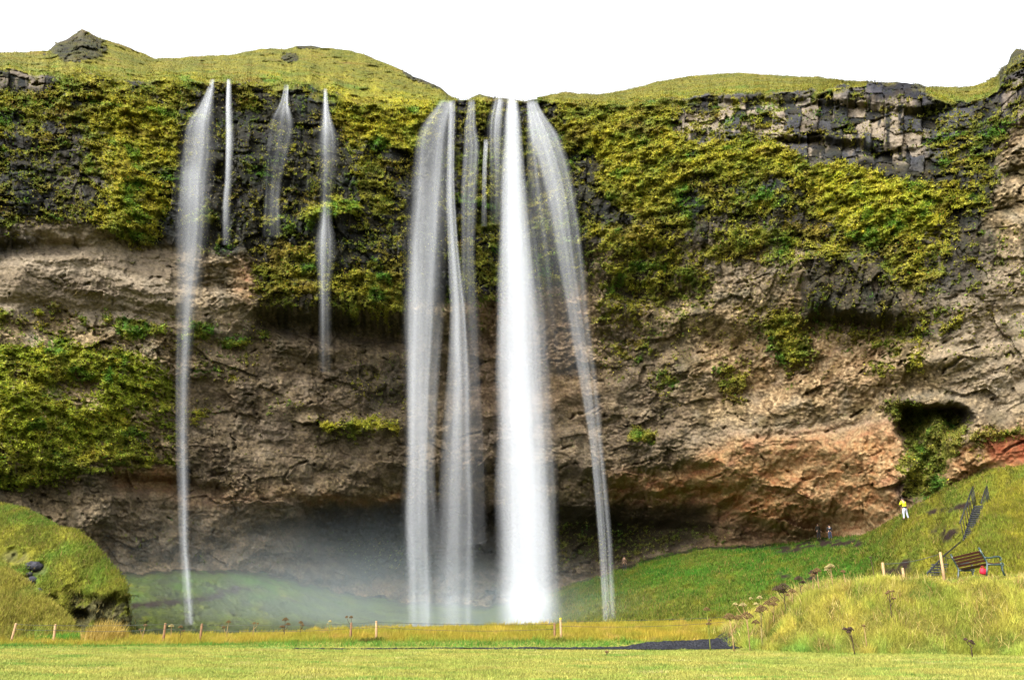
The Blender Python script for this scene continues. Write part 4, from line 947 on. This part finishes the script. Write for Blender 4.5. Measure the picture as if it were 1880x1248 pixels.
for sx in (-1, 1):
    x = sx*(BL/2-.02); e = empty('end_frame', (0, 0, 0)); e.parent = bench
    MB().tube(bz([(x, -.44, 1.04), (x, -.38, .86), (x, -.28, .58), (x, -.26, .46), (x, -.33, .22), (x, -.40, 0)]), [.042, .036, .036, .04, .036, .042], 8).build('back_leg', M_iron, e)
    MB().tube(bz([(x, -.26, .44), (x, 0, .425), (x, .28, .44), (x, .35, .40), (x, .33, .2), (x, .38, 0)]), [.034, .032, .036, .042, .034, .04], 8).build('front_leg', M_iron, e)
    arm = [(x, -.33, .72), (x, -.2, .69), (x, -.05, .70), (x, .12, .735), (x, .28, .75), (x, .37, .72), (x, .40, .65), (x, .37, .59), (x, .32, .60)]
    MB().tube(bz(arm), [.03, .034, .036, .036, .04, .04, .034, .028, .02], 8).build('armrest', M_iron, e)
    MB().tube(bz([(x, .30, .44), (x, .38, .50), (x, .44, .46), (x, .43, .39), (x, .37, .38)]), [.03, .034, .034, .03, .02], 8).build('scroll', M_iron, e)
    MB().blob((x, -.45, 1.07), (.045, .045, .045), 3, 2, 0).build('finial', M_iron, e)
M_red = plain('red_cloth', (214, 34, 62), rough=.6, var=.2)
rp = atv(1804, 1044, 31.5)
rb = MB().box((0, 0, .13), (.24, .15, .24), Matrix.Rotation(.3, 3, 'Y'), bevel=.05); rb.tube([(-.06, 0, .25), (-.04, 0, .32), (.04, 0, .33), (.07, 0, .25)], .012, 6)
rbo = rb.build('red_bag', M_red); rbo.location = (rp.x, 31.5, max(gz(rp.x, 31.5), rp.z-.22)); tag(rbo, 'small red bag standing in the grass under the park bench', 'bag')

# ------------------------------------------------------------------ stairs up the slope
M_stair = plain('dark_steel', (46, 48, 54), rough=.55, spec=.4, metal=.3)
p0 = atv(1783, 986, surfY(1786, 986, 6)-1.0); p1 = atv(1800, 929, surfY(1806, 924, 6)-1.0)
stairs = empty('staircase', tuple(p0), 0, 'dark metal staircase with railings climbing the steep grass slope', 'staircase')
NS_ = 17; dv = p1-p0; hd = Vector((dv.x, dv.y, 0)).normalized(); sd = Vector((hd.y, -hd.x, 0)); rz = math.atan2(hd.y, hd.x); RM = Matrix.Rotation(rz, 3, 'Z')
trd = None
for k in range(NS_):
    c = dv*(k/(NS_-1))
    if trd is None:
        trd = MB().box((0, 0, 0), (.36, .85, .07), RM, bevel=.01).build('step', M_stair, stairs, smooth=False); trd.location = c
    else:
        o = trd.copy(); COL.objects.link(o); o.parent = stairs; o.location = c
for s_n in (-1, 1):
    o0 = sd*.45*s_n
    MB().tube([o0-dv*.02+Vector((0, 0, -.12)), o0+dv*1.02+Vector((0, 0, -.12))], .07, 6).build('stringer', M_stair, stairs)
    st = 0 if s_n < 0 else .62
    rl = MB(); up = Vector((0, 0, 1.05)); land = o0 + dv + hd*1.5 + Vector((0, 0, .55))
    rl.tube([o0+dv*st+up - dv*.06, o0+dv+up, land+up], .04, 6)
    for t in np.linspace(st, 1, 7 if s_n < 0 else 4): rl.tube([o0+dv*t, o0+dv*t+up], .026, 5)
    for t in np.linspace(.25, 1, 4): q = (o0+dv).lerp(land, t); rl.tube([q-Vector((0, 0, .2)), q+up], .022, 5)
    rl.build('railing', M_stair, stairs)
l0 = atv(1764, 994, 51.5)-p0; l1 = atv(1735, 1018, 47.0)-p0; l2 = atv(1702, 1052, 43.0)-p0
rl = MB(); rl.tube([l0, l1, l2], .045, 6)
for t in np.linspace(0, 1, 7): q = l1.lerp(l2, t); rl.tube([q, q-Vector((0, 0, 1.1))], .022, 5)
rl.build('railing', M_stair, stairs)
m0 = atv(1722, 1060, 43.5)-p0; m1 = atv(1726, 1036, 45.5)-p0
for k in range(6):
    o = trd.copy(); COL.objects.link(o); o.parent = stairs; o.location = m0.lerp(m1, k/5)

# ------------------------------------------------------------------ people
M_skin = plain('skin', (206, 160, 134), var=.08); M_yj = plain('yellow_jacket', (232, 236, 20), rough=.6, var=.1); M_grey = plain('grey_trousers', (196, 200, 214), rough=.8, var=.1)
M_dk = plain('dark_coat', (46, 44, 48), rough=.85, var=.2); M_olv = plain('olive_coat', (62, 58, 46), rough=.85, var=.2); M_brn = plain('brown_coat', (104, 80, 58), rough=.85, var=.2); M_blue = plain('blue_trousers', (54, 66, 88), rough=.85, var=.2); M_hair = plain('dark_hair', (48, 36, 30), rough=.6); M_wht = plain('pale_cloth', (206, 208, 214), rough=.8)
def skinned(name, chains, mat, parent, sub=1):
    """one continuous surface grown round a skeleton; chains of (point, radius), later chains start at an existing point"""
    vs, rs, es, key = [], [], [], {}
    for ch in chains:
        pr_ = None
        for p, r in ch:
            k = tuple(round(c, 4) for c in p)
            if k not in key: key[k] = len(vs); vs.append(p); rs.append(r)
            if pr_ is not None: es.append((pr_, key[k]))
            pr_ = key[k]
    me = bpy.data.meshes.new(name); me.from_pydata(vs, es, []); o = bpy.data.objects.new(name, me); COL.objects.link(o)
    o.modifiers.new('skin', 'SKIN'); sv = me.skin_vertices[0].data if me.skin_vertices else None
    if sv is None: me.attributes.new('skin', 'FLOAT', 'POINT')
    for d, r in zip(sv, rs): d.radius = (r, r) if not isinstance(r, tuple) else r
    sv[0].use_root = True
    sm_ = o.modifiers.new('sub', 'SUBSURF'); sm_.levels = sub; sm_.render_levels = sub
    dg = bpy.context.evaluated_depsgraph_get(); m2 = bpy.data.meshes.new_from_object(o.evaluated_get(dg)); o.modifiers.clear(); o.data = m2
    for p in m2.polygons: p.use_smooth = True
    m2.materials.append(mat); o.parent = parent
    return o
def person(loc, rz, h, label, top, legs, long_coat=False, arm='down', spread=.10, lean=.0, stripe=None, hairm=None):
    P_ = empty('person', loc, rz, label, 'person'); k = h/1.75
    S = lambda x, y, z: (x*k, (y - lean*max(z-.9, 0))*k, z*k)
    hips = S(0, 0, .95)
    def hand(sx, w, d):
        ch = []; w = Vector(w); d = Vector(d).normalized(); a = Vector((0, 1, 0))
        palm = w + d*.05*k
        for f in range(4):
            o = a*(f-1.5)*.021*k; L_ = (.075, .085, .08, .062)[f]*k
            ch.append([(tuple(palm), .026*k), (tuple(palm+o+d*.045*k), .0095*k), (tuple(palm+o+d*(.045*k+L_*.5)), .009*k), (tuple(palm+o*.9+d*(.045*k+L_)-Vector((sx*.02*k, 0, 0))), .008*k)])
        ch.append([(tuple(palm), .026*k), (tuple(palm+a*.035*k-Vector((sx*.006*k, 0, 0))), .011*k), (tuple(palm+a*.05*k+d*.045*k), .009*k)])
        return ch
    if arm == 'down': A_ = lambda sx: (S(sx*.20, 0, 1.42), S(sx*.27, .03, 1.14), S(sx*.27, -.10, .90))
    else: A_ = lambda sx: (S(sx*.20, 0, 1.42), S(sx*.33, -.05, 1.20), S(sx*.16, -.26, 1.24)) if sx > 0 else (S(sx*.20, 0, 1.42), S(sx*.29, -.08, 1.16), S(sx*.31, -.22, .93))
    body = [[(hips, .13*k), (S(0, 0, 1.15), .125*k), (S(0, .01, 1.38), .13*k), (S(0, 0, 1.50), .055*k), (S(0, -.01, 1.58), .075*k), (S(0, -.015, 1.67), .088*k), (S(0, -.01, 1.735), .05*k)]]
    for sx in (-1, 1):
        body.append([(hips, .13*k), (S(sx*(.09+spread*.2), 0, .86), .095*k), (S(sx*(.10+spread*.5), -.02, .50), .062*k), (S(sx*(.10+spread), .02, .09), .042*k), (S(sx*(.11+spread), -.14, .035), .035*k)])
        a0, a1, a2 = A_(sx); body.append([(S(0, .01, 1.38), .13*k), (a0, .06*k), (a1, .045*k), (a2, .032*k)])
        d = Vector(a2)-Vector(a1)
        for c in hand(sx, a2, d): body.append([(a2, .032*k)] + c)
    skinned('body', body, M_skin, P_)
    # face
    for sx in (-1, 1): MB().blob(tuple(Vector(S(sx*.032, -.10, 1.665))), (.012*k, .008*k, .009*k), 1, 1, 0).build('eye', M_hair, P_)
    MB().blob(S(0, -.11, 1.635), (.013*k, .022*k, .02*k), 2, 1, 0).build('nose', M_skin, P_)
    MB().blob(S(0, -.095, 1.60), (.024*k, .008*k, .007*k), 2, 1, 0).build('mouth', plain('lips', (160, 90, 84)), P_)
    for sx in (-1, 1): MB().blob(S(sx*.088, 0, 1.655), (.012*k, .022*k, .03*k), 3, 1, 0).build('ear', M_skin, P_)
    hr = MB().blob(S(0, .02, 1.69), (.10*k, .105*k, .095*k), 4, 2, .04); hr.build('hair', hairm or M_hair, P_)
    zc_ = .62 if long_coat else .88
    coat = [[(S(0, 0, zc_), .17*k), (S(0, 0, 1.08), .15*k), (S(0, .01, 1.36), .155*k), (S(0, 0, 1.47), .08*k)]]
    for sx in (-1, 1):
        a0, a1, a2 = A_(sx); coat.append([(S(0, .01, 1.36), .155*k), (a0, .082*k), (a1, .066*k), (tuple(Vector(a1).lerp(Vector(a2), .92)), .05*k)])
    skinned('jacket', coat, top, P_)
    tr = [[(S(0, 0, .97), .14*k), (S(0, 0, .90), .15*k)]]
    for sx in (-1, 1):
        tr.append([(S(0, 0, .90), .15*k), (S(sx*(.10+spread*.2), 0, .80), .11*k), (S(sx*(.10+spread*.5), -.02, .50), .082*k), (S(sx*(.10+spread), .02, .11), .065*k)])
    skinned('trousers', tr, legs, P_)
    for sx in (-1, 1): MB().blob(S(sx*(.11+spread), -.05, .045), (.05*k, .14*k, .05*k), 6, 2, .02).build('shoe', M_hair, P_)
    if spread > .12: MB().blob(S(0, .02, .98), (.20*k, .17*k, .09*k), 8, 2, .05).build('waist_pack', M_dk, P_)
    if stripe: MB().box(S(0, .165, 1.30), (.2*k, .03*k, .08*k), bevel=.01).build('back_print', stripe, P_)
    return P_
def stand(px, py): 
    Y = surfY(px, py, 2) - .25; return tuple(atv(px, py, Y))
person(stand(1664, 954), R(200), 1.82, 'person in a bright yellow jacket and pale grey trousers on the path by the rock', M_yj, M_grey, arm='bent', spread=.13, lean=.12)
person(stand(1504, 990), R(10), 1.72, 'person in a long dark olive coat on the path under the cliff', M_olv, M_dk, long_coat=True, spread=.04)
person(stand(1147, 1047), R(180), 1.7, 'small distant person in brown clothes at the cliff foot beside the right hand stream', M_brn, M_dk, long_coat=True, spread=.04)
person(stand(1525, 990), R(170), 1.55, 'person in a black jacket and blue trousers on the path under the cliff', M_dk, M_blue, spread=.03, stripe=M_wht)

# ------------------------------------------------------------------ dried plants along the fence and the mound
M_stem = plain('dry_stalk', (176, 142, 96), rough=.9, var=.3); M_head = plain('dry_flower_head', (118, 92, 54), rough=.95, var=.35, scale=40); M_dkp = plain('dark_dry_plant', (78, 58, 44), rough=.95, var=.3)
M_gst = plain('green_stalk', (140, 148, 56), rough=.9); M_ghd = plain('pale_flower_head', (176, 160, 104), rough=.95, var=.3, scale=40)
def umbel(top, seed, heads, hr, label, stem=M_stem, head=M_head, group='dried flower stalks', dome=.75):
    """a dried umbellifer: stalk, side branches, and flat heads of many little seed clusters"""
    q = random.Random(seed); x, y = top[0]+q.uniform(-.04, .04), top[1]; z0 = gz(x, y)-.02; h = max(top[2]-z0, .15)
    P_ = empty('dried_plant', (x, y, z0), 0, label, 'plant', group)
    st = MB(); l = q.uniform(-.12, .12)
    main = [Vector((l*t*t*h, 0, h*t*(1-hr*.2))) for t in (0, .35, .7, .94)]
    st.tube(main, [.021, .017, .013, .010], 5); tips = [(main[-1], Vector((l, 0, 1)).normalized(), hr)]
    for k in range(heads-1):
        b0 = main[1].lerp(main[2], q.uniform(0, 1)); a = q.uniform(0, 6.28) if heads > 2 else q.choice((.2, 2.9)); ln = h*q.uniform(.25, .45)
        t_ = b0 + Vector((math.cos(a)*ln*.6, math.sin(a)*ln*.4, ln*.85)); st.tube([b0, b0.lerp(t_, .5)+Vector((math.cos(a)*.03, 0, -.01)), t_], [.012, .010, .008], 5)
        tips.append((t_, (t_-b0).normalized(), hr*q.uniform(.5, .85)))
    rays = []
    for tp, d, r in tips:
        hd_ = MB(); n = int(14 + 130*r)
        for k in range(n):
            a = k*2.399; rr = r*math.sqrt((k+.5)/n); c = tp + Vector((math.cos(a)*rr, math.sin(a)*rr, r*dome*(1-(rr/r)**2)+q.uniform(-.01, .02)))
            st.tube([tp-d*r*.25, tp.lerp(c, .6), c], .0028, 3); hd_.blob(c, (.022+.035*r, .022+.035*r, .016+.03*r), k, 1, .35)
        rays.append(hd_)
    st.build('stem', stem, P_)
    for hd_ in rays: hd_.build('flower_head', head, P_)
    return P_
for i, (px, py, Y, nh, hr, lab, s_, h_) in enumerate([
    (265, 1146, 38, 2, .09, 'thin dry flower stalk left of the two brown fence posts', M_stem, M_head),
    (317, 1147, 38, 1, .12, 'short flat topped stalk with a pale green head just right of a fence post', M_stem, M_ghd),
    (334, 1149, 38.5, 2, .10, 'small dark flower stalk between the two brown fence posts', M_dkp, M_head),
    (420, 1139, 37, 2, .10, 'pale stalk with a reddish tip standing alone right of the brown posts', M_stem, M_head),
    (467, 1142, 38, 2, .08, 'faint thin brown stalk before the misty pool', M_stem, M_head),
    (525, 1135, 37, 4, .14, 'branched rusty brown flower stalk, tallest before the mist', M_dkp, M_head),
    (552, 1141, 38, 3, .10, 'small branched rusty stalk beside the tallest one before the mist', M_dkp, M_head),
    (607, 1139, 38, 2, .08, 'thin green stalk with a yellowish head left of a fence post', M_gst, M_ghd),
    (648, 1130, 35, 2, .08, 'dark thin stalk rising above a brown fence post', M_dkp, M_head),
    (1300, 1113, 30.5, 3, .12, 'tall thin green stalk with forked top beside the gravel path', M_gst, M_head),
    (1342, 1128, 29.3, 2, .22, 'large round dry flower head leaning over the end of the gravel path', M_stem, M_head),
    (1372, 1126, 30.0, 2, .24, 'broad brown seed head behind the leaning round one at the path end', M_stem, M_head),
    (1368, 1106, 31.5, 2, .14, 'pale seed head standing behind the large round heads', M_stem, M_ghd),
    (1392, 1112, 30.2, 3, .22, 'brown seed heads on a pale forked white stalk at the left foot of the mound', M_ghd, M_head),
    (1398, 1092, 30.8, 3, .10, 'yellowish branching stalk with tiny heads at the left side of the mound', M_gst, M_ghd),
    (1418, 1098, 31.2, 3, .20, 'bushy brown seed heads low on the left slope of the mound', M_stem, M_head),
    (1436, 1076, 31.8, 3, .26, 'dark heavy seed head clump on the left shoulder of the mound', M_dkp, M_dkp),
    (1455, 1084, 31.6, 2, .14, 'small pale head beside the dark heavy clump on the mound', M_stem, M_head),
    (1468, 1060, 31.8, 2, .16, 'dark spreading stalk above the left shoulder of the mound', M_dkp, M_dkp),
    (1490, 1049, 31.8, 2, .16, 'tall stalk with a flat dark top on the rising edge of the mound', M_stem, M_dkp),
    (1500, 1045, 31.6, 2, .16, 'tall stalk with a flat tan top on the rising edge of the mound', M_stem, M_head),
    (1524, 1037, 32.0, 3, .16, 'tallest group of pale tan heads on the crest of the mound', M_stem, M_ghd),
    (1548, 1048, 32.0, 1, .09, 'single short stalk with a small head on the crest of the mound', M_stem, M_head),
    (1600, 1020, 31.5, 1, .04, 'thin reddish bare stem leaning on the crest left of the posts', M_dkp, M_dkp),
    (1630, 1082, 28.9, 4, .07, 'sparse dark branching stalk in the middle of the mound', M_dkp, M_head),
    (1563, 1152, 27.9, 4, .11, 'dark brown withered stalk low on the front of the mound', M_dkp, M_dkp),
    (1588, 1146, 28.2, 1, .05, 'bare upright tan stem low on the front of the mound', M_stem, M_head),
    (1782, 1176, 27.0, 3, .09, 'small black withered plant low at the right front of the mound', M_dkp, M_dkp),
    (1112, 1198, 27.6, 2, .05, 'small crooked brown stalk alone in the mown field', M_dkp, M_head)]):
    umbel(atv(px, py, Y), 40+i, nh, hr, lab, s_, h_)

# tall straw tuft and green hummock at the left, grass clumps at the post feet
def clump(label, px, py, Y, n, rad, h, wd, cols, name='grass_clump', lean=.35, group=None):
    c = atv(px, py, Y); a = rng.uniform(0, 6.28, n); r = rad*np.sqrt(rng.uniform(0, 1, n)); x = c.x + np.cos(a)*r; y = Y + np.sin(a)*r*.6
    P = np.stack([x, y, ground(x, y)-.03], 1); cc = np.array([lin(*q) for q in cols])[rng.integers(0, len(cols), n)]*rng.uniform(.7, 1.25, (n, 1))
    hh = rng.uniform(h[0], h[1], n)*(1-.55*(r/rad)**2)
    o = blades(name, P, hh, rng.uniform(*wd, n), cc, lean=lean); return tag(o, label, 'grass clump', group)
clump('tall dry straw coloured grass clump in front of the knoll', 190, 1170, 36.5, 1500, 1.0, (.5, 1.25), (.015, .035), [(196,170,96),(176,150,70),(150,128,50)])
clump('low bright green hummock of grass left of the straw clump', 128, 1172, 36.8, 3500, 1.5, (.25, .62), (.02, .04), [(84,140,40),(110,150,50),(70,118,36)], lean=.8)
for px, py, Y, lab in [(104, 1186, 35.5, 'small dark grass tuft at the foot of the pale left post'), (305, 1186, 35.0, 'dark grass tuft at the foot of the left brown post'), (371, 1186, 35.0, 'dark grass tuft at the foot of the right brown post'),
                       (212, 1184, 35.2, 'lone dark green tuft between the fence posts and the straw clump'), (672, 1188, 34.0, 'dark green tuft left of the pale middle post'), (692, 1188, 34.1, 'brown and green tuft at the foot of the pale middle post'), (1026, 1180, 34.0, 'mixed grass tuft at the feet of the paired posts')]:
    clump(lab, px, py, Y, 260, .34, (.14, .32), (.014, .03), [(74,84,26),(96,100,34),(110,92,44)], lean=.8)

# dark boulders lying in the crease between knoll and hillock
M_boul = plain('dark_boulder', (58, 58, 66), rough=.8, var=.3, scale=3)
for i, (px, py, r, lab) in enumerate([(66, 1041, .42, 'largest dark boulder in the hollow of the knoll'), (54, 1054, .16, 'smallest dark stone under the hollow of the knoll'), (61, 1066, .26, 'flat dark stone in the crease above the twin boulder'),
                                      (48, 1073, .38, 'wide dark boulder lowest left in the crease of the knoll'), (71, 1085, .22, 'round dark stone at the lower end of the crease')]):
    b = MB(); b.blob((0, 0, 0), (r*1.25, r, r*.8), 60+i, 3, .05)
    for v in b.bm.verts:
        n_ = float(facets(np.array([v.co.x/r*1.3+i*9]), np.array([v.co.z/r*1.3+v.co.y/r]), 5)[0][0]); v.co *= 1+.22*n_
    o = b.build('boulder', M_boul, smooth=False); j = int(np.argmin(((hpx-px)**2+(hpy-py)**2).ravel())); o.location = tuple(HV.reshape(-1, 3)[j] + np.array([0, -r*.25, r*.1])); tag(o, lab, 'boulder', 'boulders in the knoll crease')
